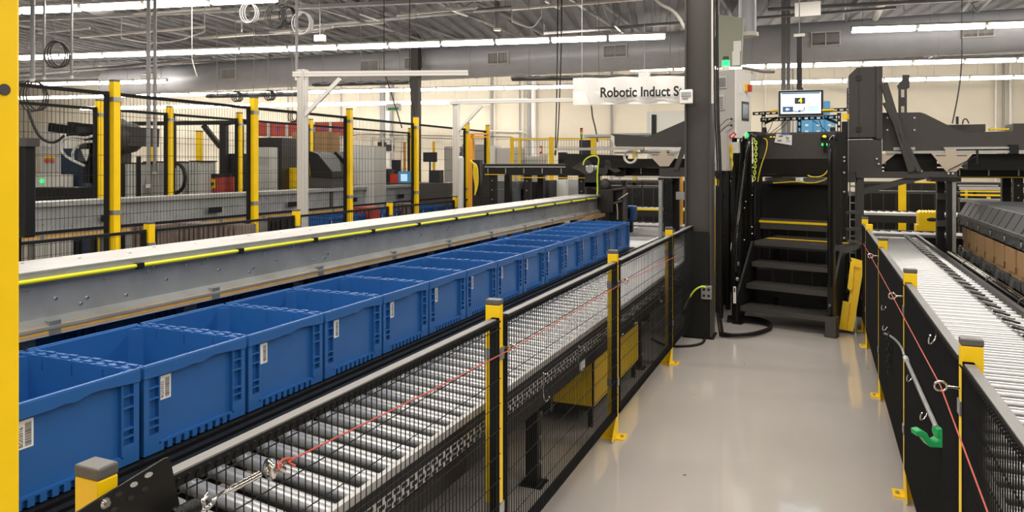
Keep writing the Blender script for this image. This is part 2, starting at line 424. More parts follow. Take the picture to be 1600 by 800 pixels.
for i, (a, b) in enumerate(((.95, 2.574), (2.626, 4.194), (4.246, 5.924), (5.976, 7.524), (7.576, 8.224))):
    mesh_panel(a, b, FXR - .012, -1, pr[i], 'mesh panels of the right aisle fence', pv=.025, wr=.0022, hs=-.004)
# big yellow post at the left picture edge
o = thing('tall_post', 'very large plain yellow post filling the left edge', 'post', (-1.22, .695, 0))
MB().box(-.055, .055, -.055, .055, 0, 2.7).build('upright', M['yellow'], o, world=False, bevel=.005)
q = MB(); q.box(-.1, .1, -.09, .09, 0, .012); q.build('base_plate', M['yellow'], o, world=False)
hp = W(7, 140, X=-1.164); q = MB(); q.cyl((-1.163, hp.y, hp.z), (-1.166, hp.y, hp.z), .009, 14); q.build('bolt_hole', M['dark'], o)
# ================================================================ totes
def tote():
    hx, hy, H = .293, .2275, .297
    o = thing('tote', 'x', 'tote', (0, 0, 0))
    g = MB(); t = .006
    rx, ryy = hx - .020, hy - .014           # recessed wall
    g.box(-rx, rx, -ryy, -ryy + t, .012, H - .004); g.box(-rx, rx, ryy - t, ryy, .012, H - .004)
    g.box(-rx, -rx + t, -ryy, ryy, .012, H - .004); g.box(rx - t, rx, -ryy, ryy, .012, H - .004)
    g.box(-rx, rx, -ryy, ryy, .008, .016)
    # inner corner fillets
    for sx in (-1, 1):
        for sy in (-1, 1):
            g.xy([(sx * (rx - .003), sy * (ryy - .003)), (sx * (rx - .05), sy * (ryy - .003)), (sx * (rx - .04), sy * (ryy - .010)), (sx * (rx - .010), sy * (ryy - .04)), (sx * (rx - .003), sy * (ryy - .05))], .017, H - .012)
    for s in (-1, 1):                         # long visible faces
        X0, X1 = (rx - .001, hx - .004) if s > 0 else (-hx + .004, -rx + .001)
        for sy in (-1, 1):
            a, b = sorted((sy * (hy - .002), sy * (hy - .022))); g.box(X0, X1, a, b, 0, H - .04)            # solid corner strip
            a, b = sorted((sy * (hy - .022), sy * (hy - .060)))
            g.box(X0, X1, a, b, 0, .062)
            for z_ in (.085, .110, .178, .215): g.box(X0, X1, a, b, z_, z_ + .005)
            a2, b2 = sorted((sy * (hy - .060), sy * (hy - .066))); g.box(X0, X1, a2, b2, .03, H - .04)
        g.box(X0, X1, -hy + .068, hy - .068, .024, .031)
        n = 9; w_ = (2 * hy - .14) / n
        for j in range(n + 1):
            y = -hy + .07 + j * w_; g.box(X0, X1 - .004 * 0, y - w_ * .28, y + w_ * .28, 0, .024)
        g.box(X0 + (0 if s > 0 else .012), X1 - (.012 if s > 0 else 0), -hy + .07, hy - .07, 0, .024)
    for s in (-1, 1):
        Y0, Y1 = (ryy - .001, hy - .003) if s > 0 else (-hy + .003, -ryy + .001)
        for xx in (-.28, -.2, .19, .27): g.box(xx, xx + .01, Y0, Y1, 0, H - .04)
        g.box(-hx + .01, hx - .01, Y0, Y1, 0, .03)
    g.build('body', M['blue'], o, world=False)
    # rim band with the wavy lower edge
    g = MB(); zt = H
    for s in (-1, 1):
        X0, X1 = (rx - .002, hx) if s > 0 else (-hx, -rx + .002)
        pl = [(-hy, zt - .045), (-.06, zt - .045), (-.035, zt - .041), (-.015, zt - .042), (.01, zt - .046), (.03, zt - .040), (.055, zt - .034), (.08, zt - .033), (hy, zt - .045), (hy, zt - .004), (-hy, zt - .004)]
        g.yz(pl, X0, X1)
        Y0, Y1 = (ryy - .002, hy) if s > 0 else (-hy, -ryy + .002)
        g.box(-rx + .004, rx - .004, Y0 + (0 if s > 0 else .0012), Y1 - (.0012 if s > 0 else 0), zt - .03, zt - .006)
        # clip teeth on the cross rims
        for j in range(9):
            x = -.25 + j * .058; g.box(x, x + .036, Y0 if s > 0 else Y0 + .002, Y1 - (.002 if s > 0 else 0), zt - .006, zt - .001 + (.002 if j % 2 else 0))
        for j in range(3):
            x = -.16 + j * .15; a, b = (ryy - t - .003, ryy - t) if s > 0 else (-ryy + t, -ryy + t + .003)
            g.box(x, x + .004, a, b, zt - .05, zt - .012)
        a, b = (hx - .012, hx) if s > 0 else (-hx, -hx + .012); g.box(a + .001, b - .001, -hy + .001, hy - .001, zt - .0055, zt)
    g.build('rim', M['blue'], o, world=False, bevel=.002)
    return o
def sticker(parent, lx, y, z, code=None):
    q = MB(); q.box(lx, lx + .001, y - .024, y + .024, z - .040, z + .040); s = q.build('barcode_label', M['label'], parent, world=False, bevel=0)
    q = MB(); zz = z - .034; random.seed(3)
    while zz < z + .032:
        h = random.choice((.001, .0016, .0026)); q.box(lx + .001, lx + .0014, y + .000, y + .018, zz, zz + h); zz += h + random.choice((.0012, .002))
    q.build('barcode', M['ink'], s, world=False); s['label'] = 'white sticker with printed barcode'
    if code: text(code, .0150, M['ink'], s, (lx + .0012, y - .006, z - .035), (R(90), R(-90), R(90)), 'lettering', .0001, bold=.0002)
t0 = tote()
TP = .469
codes = {0: 'BG03016', 1: 'BG03032'}
for i in range(15):
    yc = 1.69 - .469 / 2 + TP * i
    lab = ('open blue plastic tote labelled %s, %s of the front row' % (codes[i], 'nearest' if i == 0 else 'second') if i in codes else
           'open blue plastic tote, %s from the camera in the front row' % ORD[i])
    if i == 14: lab = 'open blue plastic tote at the far end of the front row'
    o = t0 if i == 0 else dup(t0, None, None, lab)
    o.location = (-2.02 - .293, yc, .747); o['label'] = lab; o['group'] = 'open blue totes in the front row'
    PM[o.name] = Matrix.Translation(o.location)
tl = [x for x in C.objects if x.get('category') == 'tote']
for i, o in enumerate(tl): sticker(o, .274, -.131, .203, codes.get(i))
# second row under the beam: no labels needed
for i in range(13):
    lab = 'dark blue tote in shadow under the near beam, %s from the camera' % ORD[i]
    o = dup(t0, (-3.45, 1.15 + TP * i, .72), None, lab, 'shadowed blue totes behind the front row')
    for ch in list(o.children):
        if ch.name.startswith('barcode'):
            for c2 in list(ch.children): bpy.data.objects.remove(c2)
            bpy.data.objects.remove(ch)
# ================================================================ conveyors
def conveyor_frame(o, x0, x1, y0, y1, zt):
    for nm, x, s in (('side_rail', x0, -1), ('side_rail', x1, 1)):
        q = MB(); q.box(x - .012, x + .012, y0, y1, zt - .16, zt); q.box(min(x, x + s * .03), max(x, x + s * .03), y0, y1, zt - .16, zt - .15); q.build(nm, M['black'], o)
# tote conveyor (dark chain conveyor)
o = thing('tote_conveyor', 'long black conveyor carrying the front row of blue totes', 'conveyor', (-2.3, 4.8, 0))
q = MB(); q.box(-2.66, -2.60, .7, 8.35, .60, .742); q.box(-2.04, -2.0, .7, 8.35, .60, .742); q.box(-1.985, -1.955, .7, 8.35, .63, .735); q.build('side_rail', M['black'], o)
q = MB(); q.box(-2.6, -2.04, .7, 8.35, .64, .70)
for j in range(30): q.cyl((-2.6, .8 + j * .25, .72), (-2.04, .8 + j * .25, .72), .024, 10)
q.build('roller_bed', M['dark2'], o)
for y in (1.2, 3.6, 6.0, 8.2):
    for x in (-2.6, -2.05): MB().box(x - .03, x + .03, y - .03, y + .03, 0, .60).build('leg', M['black'], o)
o = thing('tote_conveyor', 'black conveyor under the beam carrying the shadowed totes', 'conveyor', (-3.45, 4.8, 0))
q = MB(); q.box(-3.75, -3.13, .7, 8, .60, .715); q.build('roller_bed', M['black'], o)
for y in (1.2, 3.6, 6.0, 7.8): MB().box(-3.5, -3.4, y - .04, y + .04, 0, .6).build('leg', M['black'], o)
# big roller lane left of the aisle
o = thing('roller_conveyor', 'wide conveyor of big skewed zinc rollers beside the left fence', 'conveyor', (-1.58, 6, 0))
ZR = .70
q = MB(); q.box(-1.285, -1.265, .7, 11.4, .695, .722); q.build('side_rail', M['rail'], o)
MB().box(-1.288, -1.262, .7, 11.4, .655, .695).build('side_rail', M['black'], o)
q = MB(); q.box(-1.285, -1.265, .7, 11.4, .595, .655); q.build('slotted_rail', M['grille'], o)
q = MB()
for j in range(210):
    y = .9 + j * .05; q.box(-1.2645, -1.262, y, y + .030, .636, .648); q.box(-1.2645, -1.262, y + .015, y + .045, .616, .628); q.box(-1.2645, -1.262, y, y + .03, .599, .610)
q.build('slots', M['black'], o)
MB().box(-1.31, -1.27, .7, 11.4, .50, .585).build('side_beam', M['black'], o)
MB().box(-1.93, -1.90, .7, 11.4, .60, .735).build('side_rail', M['black'], o)
q = MB()
for j in range(200): y = .9 + j * .05; q.box(-1.899, -1.892, y, y + .03, .69, .70); q.box(-1.899, -1.892, y + .01, y + .04, .66, .672)
q.build('chain_guard', M['dark'], o)
q = MB(); q.box(-1.93, -1.3, .7, 11.4, .50, .53); q.build('drip_pan', M['black'], o)
gr = MB(); sk = R(-9.5)
xa, xb = -1.885, -1.30
def rol(yc):
    a = Vector((xa, yc + .05, ZR - .03)); b = Vector((xb, yc - .05, ZR - .03)); d = (b - a).normalized(); g = MB()
    g.cyl(a, a + d * .012, .0275, 16); g.cyl(a + d * .012, a + d * .03, .021, 16, 1); g.cyl(a + d * .03, a + d * .05, .0275, 16); g.cyl(a + d * .05, a + d * .068, .021, 16, 1)
    g.cyl(a + d * .068, b, .0275, 20); return g
r0 = rol(0).build('roller', [M['roller'], M['hub']], o)
r0.location.y += 1.0 - 0
for j in range(1, 91):
    c = r0.copy(); C.objects.link(c); c.location.y = r0.location.y + j * .115
for j in (1.25, 3.6, 6.0, 8.4, 10.8):
    q = MB(); q.box(-1.44, -1.37, j - .03, j + .03, .0, .52); q.box(-1.47, -1.34, j - .06, j + .06, 0, .008)
    q.box(-1.60, -1.30, j - .02, j + .02, .40, .50); q.build('leg', M['black'], o)
    q = MB()
    for z in (.12, .25, .38): q.cyl((-1.37, j, z), (-1.362, j, z), .012, 10)
    q.build('leg_bolt', M['galv'], o)
MB().box(-1.268, -1.2615, 3.98, 4.07, .515, .565).build('rating_plate', M['label'], o)
# hanging hooks on the slotted rail
for j, y in enumerate((3.2, 3.75, 4.6, 5.0, 5.9)):
    q = MB(); q.tube([(-1.2, y, .72), (-1.2, y, .60), (-1.19, y + .02, .575), (-1.18, y + .04, .60)], .0035, 5, smooth_pts=2)
    q.cyl((-1.2, y, .715), (-1.168, y, .715), .003, 6); h = q.build('s_hook', M['chrome']); tag(h, 'small bright metal hook on the left fence mesh, %s from the camera' % ORD[j], 'hook', 'hooks on the left fence')
# yellow guard box below the conveyor
o = thing('guard_box', 'yellow sheet metal guard under the roller conveyor', 'guard', (-1.62, 5.1, 0))
q = MB(); q.box(-1.98, -1.34, 4.50, 4.51, .14, .44); q.box(-1.35, -1.34, 4.5, 5.75, .14, .44); q.box(-1.98, -1.97, 4.5, 5.75, .14, .44); q.box(-1.98, -1.34, 5.74, 5.75, .14, .44); q.box(-1.98, -1.34, 4.5, 5.75, .43, .44); q.build('housing', M['yellow'], o)
q = MB()
for x in (-1.95, -1.37):
    for y in (4.53, 5.72): q.box(x - .015, x + .015, y - .015, y + .015, 0, .14)
q.box(-1.96, -1.36, 4.52, 5.73, .10, .14); q.build('feet', M['black'], o)
# right roller lane
o = thing('roller_conveyor', 'long conveyor of many thin rollers right of the aisle', 'conveyor', (.9, 6, 0))
XR0, XR1 = .50, 1.22
q = MB(); q.box(XR0 - .03, XR0, .8, 11.35, .60, .72); q.build('side_rail', M['rail'], o)
q = MB(); q.box(XR1 + .0, XR1 + .035, .8, 11.35, .58, .745); q.build('side_rail', M['dark2'], o)
q = MB(); q.box(XR0, XR1, .8, 11.35, .56, .59); q.build('drip_pan', M['black'], o)
g = MB(); g.cyl((XR0, 0, .69), (XR1, 0, .69), .025, 16)
r1 = g.build('roller', M['roller'], o); r1.location.y += .95
NR = 81
for j in range(1, NR): c = r1.copy(); C.objects.link(c); c.location.y = r1.location.y + j * .128
q = MB()
for j in range(NR):
    y = .95 + j * .128; q.torus((XR1 - .12, y, .695), (1, 0, 0), .034, .006, 12, 4); q.bar((XR1 - .09, y, .73), (XR1 - .15, y + .128, .73), .016, .010, j % 2)
q.build('drive_belt', [M['black'], M['galv']], o)
for y in (1.5, 4, 6.5, 9, 11):
    for x in (XR0 + .05, XR1 - .03): MB().box(x - .025, x + .025, y - .025, y + .025, 0, .57).build('leg', M['black'], o)
# dark tube conveyor with stacked grey totes and cartons
o = thing('tube_rail', 'thick glossy black tube rail right of the thin rollers', 'rail', (1.5, 5, 0))
q = MB(); a = Vector((1.36, 1.0, .70)); b = Vector((1.36, 9.4, .70)); q.cyl(a, b, .042, 20); q.build('tube', M['gloss'], o)
for j in range(7): MB().cyl((1.36, 1.8 + j * 1.1, .70), (1.36, 1.83 + j * 1.1, .70), .046, 20).build('coupling', M['dark'], o)
for y in (1.8, 4.1, 6.4, 8.6): MB().box(1.335, 1.385, y - .025, y + .025, 0, .66).build('post', M['black'], o)
o = thing('pallet_conveyor', 'low dark conveyor under the stacked grey totes', 'conveyor', (2.0, 5, 0))
q = MB(); q.box(1.55, 3.2, 4.8, 10.5, .5, .58); q.build('bed', M['dark2'], o)
for y in (5.2, 7.4, 9.6): 
    for x in (1.62, 3.1): MB().box(x - .04, x + .04, y - .04, y + .04, 0, .5).build('leg', M['black'], o)

# roller bed behind the last tote
o = thing('roller_conveyor', 'roller bed continuing the tote lane behind the last blue tote', 'conveyor', (-2.3, 9.8, 0))
for x in (-2.66, -1.99): MB().box(x - .02, x + .02, 8.4, 11.35, .60, .73).build('side_rail', M['galv'], o)
g = MB(); g.cyl((-2.64, 0, .70), (-2.01, 0, .70), .027, 16); rb = g.build('roller', M['roller'], o); rb.location.y += 8.47
for j in range(1, 26): c = rb.copy(); C.objects.link(c); c.location.y = rb.location.y + j * .112
MB().box(-2.64, -2.01, 8.4, 11.35, .58, .60).build('drip_pan', M['black'], o)
for y in (8.8, 10.8):
    for x in (-2.62, -2.03): MB().box(x - .025, x + .025, y - .025, y + .025, 0, .58).build('leg', M['black'], o)
# ================================================================ near beam
def beam(name_lab, x0, x1, y0, y1, z0, z1, wood_z, squares, cord):
    o = thing('steel_beam', name_lab, 'beam', ((x0 + x1) / 2, (y0 + y1) / 2, 0))
    g = MB()    # folded sheet section, open C towards +x with lips
    t = .006
    g.xz([(x0, z1), (x1, z1), (x1, z1 - .045), (x1 - t, z1 - .045), (x1 - t, z1 - t), (x1 - .05, z1 - t), (x1 - .05, z0 + .03), (x1 - t, z0 + .004), (x1, z0), (x1, z0 - .012), (x1 - .06, z0 - .008), (x1 - .07, z0 + .02), (x1 - .07, z1 - 2 * t), (x0 + .012, z1 - 2 * t), (x0, z1 - .05)], y0, y1)
    g.box(x0, x0 + .01, y0, y1, z0, z1 - .004)
    g.build('web', M['beam'], o)
    MB().box(x0, x1 + .002, y0, y1, z1, z1 + .006).build('top_plate', M['rail'], o)
    MB().box(x1 - .05, x1 - .005, y0, y1, wood_z, wood_z + .034).build('plywood_strip', M['wood'], o)
    MB().box(x1 - .008, x1 - .003, y0, y1, wood_z - .010, wood_z - .001).build('lower_lip', M['rail'], o)
    q = MB(); random.seed(5)
    n = int((y1 - y0) / .11)
    for j in range(n):
        y = y0 + .05 + j * .11; z = random.choice((z0 + .06, z0 + .15, z1 - .07, z0 + .10))
        q.cyl((x1 - .05, y, z), (x1 - .043, y, z), .006, 6); 
        if j % 3 == 0: q.cyl((x1 - .05, y + .03, z + .02), (x1 - .043, y + .03, z + .02), .006, 6)
        if j % 2: q.cyl((x1 - .16 - .05 * (j % 3), y, z1 + .006), (x1 - .16 - .05 * (j % 3), y, z1 + .010), .008, 6)
    q.build('rivets', M['chrome'], o)['kind'] = 'stuff'
    y = y0 + 1.2
    while y < y1 - .3:
        MB().box(x1 - .052, x1 - .002, y, y + .05, wood_z - .01, z0 + .02).build('bracket', M['galv'], o)
        MB().box(x1 - .20, x1 - .16, y, y + .05, wood_z - .55, wood_z - .005).build('hanger_strap', M['galv'], o)
        y += .85
    y = y0 + .6
    while y < y1:
        MB().box((x0 + x1) / 2 - .05, (x0 + x1) / 2 + .05, y - .05, y + .05, 0, z0 + .04).build('leg', M['dark2'], o); y += 2.4
    if squares:
        y = y0 + .3
        while y < y1 - .4:
            MB().box(x1 - .001, x1 + .006, y, y + .24, z0 + .085, z0 + .165).build('black_cover', M['black'], o); y += squares
    if cord:
        q = MB(); pts = [(x1 + .012, yy * 1.0, z1 - .03) for yy in [y0 + .05 + k * .2 for k in range(int((y1 - y0) / .2))]]
        q.tube(pts, .009, 8); q.build('yellow_cord', M['cordy'], o)
        y = y0 + .35
        while y < y1 - .1: MB().box(x1 - .001, x1 + .024, y, y + .035, z1 - .045, z1 - .018).build('cord_clip', M['black'], o); y += .62
    return o
beam('long galvanised steel beam with yellow cord, just behind the blue totes', -3.20, -2.85, .75, 9.95, 1.05, 1.275, 1.022, 0, True)
beam('long galvanised beam with black square covers behind the tall fence', -8.1, -7.75, 4.0, 16.2, .95, 1.29, .90, 1.62, False)
# totes under the far beam
for i in range(9):
    dup(t0, (-7.2, 9.3 + TP * i, .60), None, 'blue tote low behind the tall fence, %s from the left' % ORD[i], 'blue totes beneath the far beam')
o = thing('floor_conveyor', 'low black conveyor bed beneath the far beam', 'conveyor', (-7.2, 10, 0))
MB().box(-7.55, -6.85, 4, 16, .48, .59).build('bed', M['black'], o)
for y in (5, 8, 11, 14): MB().box(-7.3, -7.2, y, y + .08, 0, .48).build('leg', M['black'], o)
# ================================================================ fences behind the beam
def col_pos(u, v, zt): p = W(u, v, z=zt); return p
xs3 = -5.78; y3 = [2.86, 4.91, 6.98, 9.03, 11.1, 13.2]
for i, y in enumerate(y3):
    low_post(xs3, y, 'short yellow post with grey cap behind the near beam, %s from the left' % ORD[i], 1, 'short posts behind the near beam', foot=False, xw=.07, yw=.07, zt=1.17)
for i in range(5):
    mesh_panel(y3[i] + .045, y3[i + 1] - .045, xs3, 1, 'low black-railed mesh panel behind the near beam, %s from the left' % ORD[i], 'low mesh panels behind the near beam', z0=.14, z1=1.10, pv=.045, ph=.12, wr=.002, hooks=False, bright=False)
TF = 2.56
def tall_post(x, y, lab, grp, w=.075, zt=TF):
    o = thing('tall_post', lab, 'fence post', (x, y, 0), 0, grp)
    MB().box(-w / 2, w / 2, -w / 2, w / 2, .008, zt - .02).build('upright', M['yellow'], o, world=False)
    MB().box(-w / 2, w / 2, -w / 2, w / 2, zt - .02, zt).build('cap', M['grey_cap'], o, world=False)
    MB().box(-w / 2 - .05, w / 2 + .05, -w / 2 - .05, w / 2 + .05, 0, .01).build('base_plate', M['yellow'], o, world=False)
    for z in (zt - .22, 1.2): MB().box(-w / 2 - .006, w / 2 + .006, -w / 2 - .006, w / 2 + .006, z, z + .045).build('clamp', M['galv'], o, world=False)
    return o
fp = [W(u, v, z=TF) for u, v in ((179, 130), (397, 153), (546, 168), (650, 180), (730, 194))]
xf = sum(p.x for p in fp) / 5
fy = []
for i, u in enumerate((179, 397, 546, 650, 730, 762)):
    p = W(u, X=-6.55, z=0); fy.append(p.y)
    tall_post(-6.55, p.y, 'tall yellow mesh-fence post in the front line, %s from the left' % ORD[i], 'front line of tall yellow posts')
ys = [3.9] + fy
for i in range(6):
    mesh_panel(ys[i] + .05, ys[i + 1] - .05, -6.58, 1, 'tall black mesh panel in the front line, %s from the left' % ORD[i], 'tall mesh panels, front line', z0=.15, z1=TF - .12, pv=.042, ph=.20, wr=.0022, hooks=False, bright=False, midrail=1.06, fr=.035)
bp_ = []
for i, u in enumerate((156, 265, 374, 485, 641)):
    p = W(u, X=-8.6, z=0); bp_.append(p.y)
    tall_post(-8.6, p.y, 'tall yellow post behind the far galvanised beam, %s from the left' % ORD[i], 'rear line of tall yellow posts', zt=2.55)
ys = [5.2] + bp_
for i in range(5):
    mesh_panel(ys[i] + .05, ys[i + 1] - .05, -8.6, 1, 'tall mesh panel behind the far beam, %s from the left' % ORD[i], 'tall mesh panels, rear line', z0=.15, z1=2.45, pv=.05, ph=.2, wr=.0022, hooks=False, bright=False, fr=.035)
# aluminium gantries
def gantry(u, vtop, ue, lab, dep, zt):
    p = W(u, X=-6.08, z=0); o = thing('aluminium_gantry', lab, 'gantry frame', (p.x, p.y, 0))
    w = .1
    q = MB(); q.box(p.x - w / 2, p.x + w / 2, p.y - w / 2, p.y + w / 2, .01, zt)
    for k in (-.022, .022):
        pass
    q.build('post', M['alu'], o)
    q = MB()
    for k in (-.025, .025):
        q.box(p.x + k - .004, p.x + k + .004, p.y - w / 2 - .0015, p.y + w / 2 + .0015, .02, zt - .01); q.box(p.x - w / 2 - .0015, p.x + w / 2 + .0015, p.y + k - .004, p.y + k + .004, .02, zt - .01)
    q.build('groove', M['grille'], o)
    e = W(ue, z=zt, d=dep); e.z = zt - .06
    a = Vector((p.x - .1, p.y - .06, zt - .06)); dv = (e - a).normalized()
    MB().bar(a, e, .065, .065).build('arm', M['alu'], o)
    q = MB(); q.bar(a + Vector((0, -.0, -.0)), e, .069, .008); q.build('groove', M['grille'], o)
    st = Vector((p.x, p.y - .02, zt - .62)); en = Vector((p.x, p.y - .02, zt - .12)) + dv * .5
    MB().bar(st, en, .05, .05).build('brace', M['alu'], o)
    MB().box(p.x - .15, p.x + .15, p.y - .15, p.y + .15, 0, .012).build('base_plate', M['galv'], o)
    return e
e1 = gantry(473, 110, 731, 'taller aluminium gantry post with long arm, left of centre', 9.1, 2.92)
e2 = gantry(713, 152, 904, 'aluminium gantry with thin arm, nearer the hanging sign', 12.6, 2.9)
# black display slab at the left
o = thing('display_slab', 'black slab standing edge-on right beside the big yellow post', 'panel', (-3.93, 1.62, 0))
a = W(42, X=-3.93, z=0)
q = MB(); q.box(-4.2, -3.9, a.y - .03, a.y + .03, 1.31, 1.84); q.build('housing', M['black'], o, bevel=.008)
q = MB(); q.box(-4.22, -3.88, a.y - .035, a.y + .035, 1.80, 1.845); q.build('top_cap', M['dark'], o)
q = MB(); q.box(-4.08, -4.02, a.y - .03, a.y + .03, .01, 1.31); q.box(-4.2, -3.9, a.y - .15, a.y + .15, 0, .012); q.build('stand', M['black'], o)
o.location.y = a.y
for ch in o.children: ch.location.y = -(a.y - 1.62)
# ================================================================ steel column in the aisle fence
o = thing('steel_column', 'dark grey steel H-column at the end of the left aisle fence', 'column', (-1.095, 7.36, 0))
q = MB(); q.box(-1.225, -1.207, 7.24, 7.48, 0, CZ); q.box(-.983, -.965, 7.24, 7.48, 0, CZ); q.box(-1.207, -.983, 7.30, 7.318, 0, CZ); q.build('steel_section', M['dark'], o)
q = MB(); q.box(-1.215, -.99, 7.225, 7.238, .02, 1.05); q.build('guard_sheet', M['black'], o)
q = MB(); q.box(-1.245, -.945, 7.24, 7.50, 0, .02); q.build('base_plate', M['black'], o)
q = MB(); q.cyl((-.955, 7.24, 2.3), (-.955, 7.24, CZ), .012, 10); q.build('conduit', M['white'], o); 
q = MB()
for k, dx in enumerate((0, .018, .034)): q.tube([(-.935 + dx, 7.2, CZ), (-.94 + dx, 7.2, 2.4), (-.90 + dx, 7.22, 1.6), (-.92 + dx, 7.25, 1.0), (-.93 + dx, 7.3, .3), (-.9 + dx, 7.35, .02)], .008, 6, smooth_pts=2)
q.build('cable_bundle', M['wire'], o)
p = W(1104, 456, Y=7.2)
o = thing('power_outlet', 'steel electrical outlet box low on the steel column', 'outlet', (p.x, 7.21, p.z - .07))
MB().box(-.05, .05, -.03, .014, 0, .13).build('box', M['galv'], o, world=False, bevel=.004)
q = MB()
for sx in (-.022, .022):
    for sz in (.035, .095): q.cyl((sx, -.034, sz), (sx, -.03, sz), .014, 12)
q.build('socket_faces', M['ink'], o, world=False)
q = MB(); c0 = W(1103, 449, Y=7.15); pts = [c0, W(1096, 447, Y=7.12), W(1085, 453, Y=7.12), W(1075, 468, Y=7.13), W(1069, 482, Y=7.14)]
q.tube(pts, .008, 8, smooth_pts=2); cdo = q.build('extension_cord', M['lime']); tag(cdo, 'lime green power cord plugged into the column outlet', 'cord')
p = W(1072, 151, Y=7.2)
o = thing('alarm_device', 'small white strobe device on the front of the column', 'alarm', (p.x, 7.235, p.z - .07))
MB().box(-.062, .062, -.04, .0, 0, .14).build('housing', M['label'], o, world=False, bevel=.01)
q = MB(); q.box(-.045, .045, -.052, -.04, .075, .115); q.build('lens', M['galv'], o, world=False)
text('FIRE', .03, M['ink'], o, (-.035, -.0405, .035), (R(90), 0, 0))
q = MB(); q.tube([(-1.5, 7.0, .012), (-1.3, 6.75, .012), (-1.05, 6.9, .012), (-1.0, 7.15, .012), (-1.12, 7.5, .02)], .011, 7, smooth_pts=2); tag(q.build('floor_cable', M['wire']), 'black cable looping over the floor below the steel column', 'cable')
for k in range(3):
    q = MB(); q.tube([(-.9, 7.4, .015 + k * .012), (-.75, 7.45 - k * .06, .015 + k * .014), (-.55, 7.65 - k * .05, .015 + k * .014), (-.42, 7.95, .015 + k * .014), (-.6, 8.2 + k * .05, .015 + k * .014), (-.92, 8.1 + k * .05, .02 + k * .014)], .013, 7, smooth_pts=3)
    tag(q.build('floor_cable', M['wire']), ['lowest', 'middle', 'topmost'][k] + ' black cable coiled on the floor before the steps', 'cable', 'black cables coiled by the steps')
# hanging sign
o = thing('hanging_banner', 'white banner reading Robotic Induct Station, hung behind the column', 'sign', BW(0, 0, 0), 0)
dS = 12.0; pL = W(895, 122, d=dS); zT = pL.z; zB = Zat(164, dS)
bn = BW(0, 0, 0); sx = BXV.dot(pL); sy = BYV.dot(pL)
pR = sx + 2.42
g = MB(); n = 26; vs = []
for i in range(n + 1):
    x = sx + (pR - sx) * i / n; off = .012 * math.sin(i * 1.3) ; zt_ = zT + .008 * math.sin(i * .9)
    for z, oo in ((zt_, off), ((zT + zB) / 2, off * .5 + .008), (zB, -off)): vs.append(BW(x, sy + oo + .02, z))
m = len(vs); vs2 = [v + BYV * .003 for v in vs]; fs = []
for i in range(n):
    for j in range(2): a = i * 3 + j; fs += [(a, a + 3, a + 4, a + 1), (a + m, a + 1 + m, a + 4 + m, a + 3 + m)]
for i in range(n):
    a = i * 3; fs += [(a, a + m, a + 3 + m, a + 3), (a + 2, a + 5, a + 5 + m, a + 2 + m)]
fs += [(0, 1, 1 + m, m), (1, 2, 2 + m, 1 + m), (n * 3, n * 3 + m, n * 3 + 1 + m, n * 3 + 1), (n * 3 + 1, n * 3 + 1 + m, n * 3 + 2 + m, n * 3 + 2)]
g._add(vs + vs2, fs); g.build('cloth', M['label'], o)
tp = W(938, 152, d=dS); q0 = W(1062, 151.5, d=dS)
tx = text('Robotic Induct Station', .215, M['ink'], o, tuple(tp + BYV * -.02), (R(90), 0, BA), 'lettering', .001, bold=.0055)
tx.scale = (.875, 1.03, 1)
tx.location = BW(BXV.dot(tp), sy - .012, Zat(152.5, dS))
for k, x in enumerate((sx + .15, pR - .2)):
    MB().cyl(BW(x, sy + .02, zT), BW(x, sy + .02, CZ - .4), .006, 6).build('cord', M['joist'], o)
o['label'] = 'white banner reading Robotic Induct Station, hung behind the column'
# pull cords and eyebolts
def eyebolt(p, lab, side, grp, r=.016):
    e = thing('eye_bolt', lab, 'eye bolt', p, 0, grp)
    q = MB(); q.cyl((0, 0, 0), (side * .035, 0, 0), .0045, 8); q.build('shank', M['chrome'], e, world=False)
    q = MB(); q.torus((side * (.035 + r), 0, 0), (0, 1, .3), r, .0038, 16, 6); q.build('ring', M['chrome'], e, world=False); return e
eL = [W(792, 538, X=-1.155), W(978, 432, X=-1.155)]
eyebolt(Vector((-1.16, 2.62, eL[0].z)), 'bright ring bolt on the second post of the left fence', 1, 'ring bolts on the fences')
eyebolt(Vector((-1.16, 4.42, eL[1].z)), 'bright ring bolt on the third post of the left fence', 1, 'ring bolts on the fences')
c0 = W(458, 717, X=-1.115); c1 = Vector((-1.108, 2.62, eL[0].z)); c2 = Vector((-1.108, 4.42, eL[1].z)); c3 = Vector((-1.11, 6.25, .93)); 
q = MB(); q.tube([c0, c0.lerp(c1, .5) - Vector((0, 0, .004)), c1, c2, c3], .0022, 7); 
q.tube([c0, W(445, 716, X=-1.11), W(434, 725, X=-1.108), W(436, 735, X=-1.1)], .0030, 7, smooth_pts=1); q.tube([c0, W(450, 722, X=-1.11), W(461, 728, X=-1.1)], .0032, 7)
q.build('pull_cord', M['redcord']); tag(C.objects['pull_cord'], 'red pull cord running along the left aisle fence', 'cord')
X0 = -1.105
o = thing('turnbuckle', 'steel turnbuckle and ring tensioning the red cord, lower left', 'turnbuckle', W(370, 760, X=X0))
a, b = W(362, 764, X=X0), W(405, 741, X=X0); q = MB(); q.cyl(a, b, .0078, 6); q.build('hex_body', M['chrome'], o)
q = MB(); q.tube([W(362, 764, X=X0), W(345, 772, X=X0), W(335, 780, X=X0), W(327, 793, X=X0), W(316, 795, X=X0), W(313, 786, X=X0), W(321, 778, X=X0), W(326, 771, X=X0)], .0046, 8, smooth_pts=2); q.build('hook', M['chrome'], o)
c = W(422, 733, X=X0); q = MB(); q.torus(c, (.5, 1, .1), .016, .0085, 20, 8); q.build('thimble_ring', M['chrome'], o)
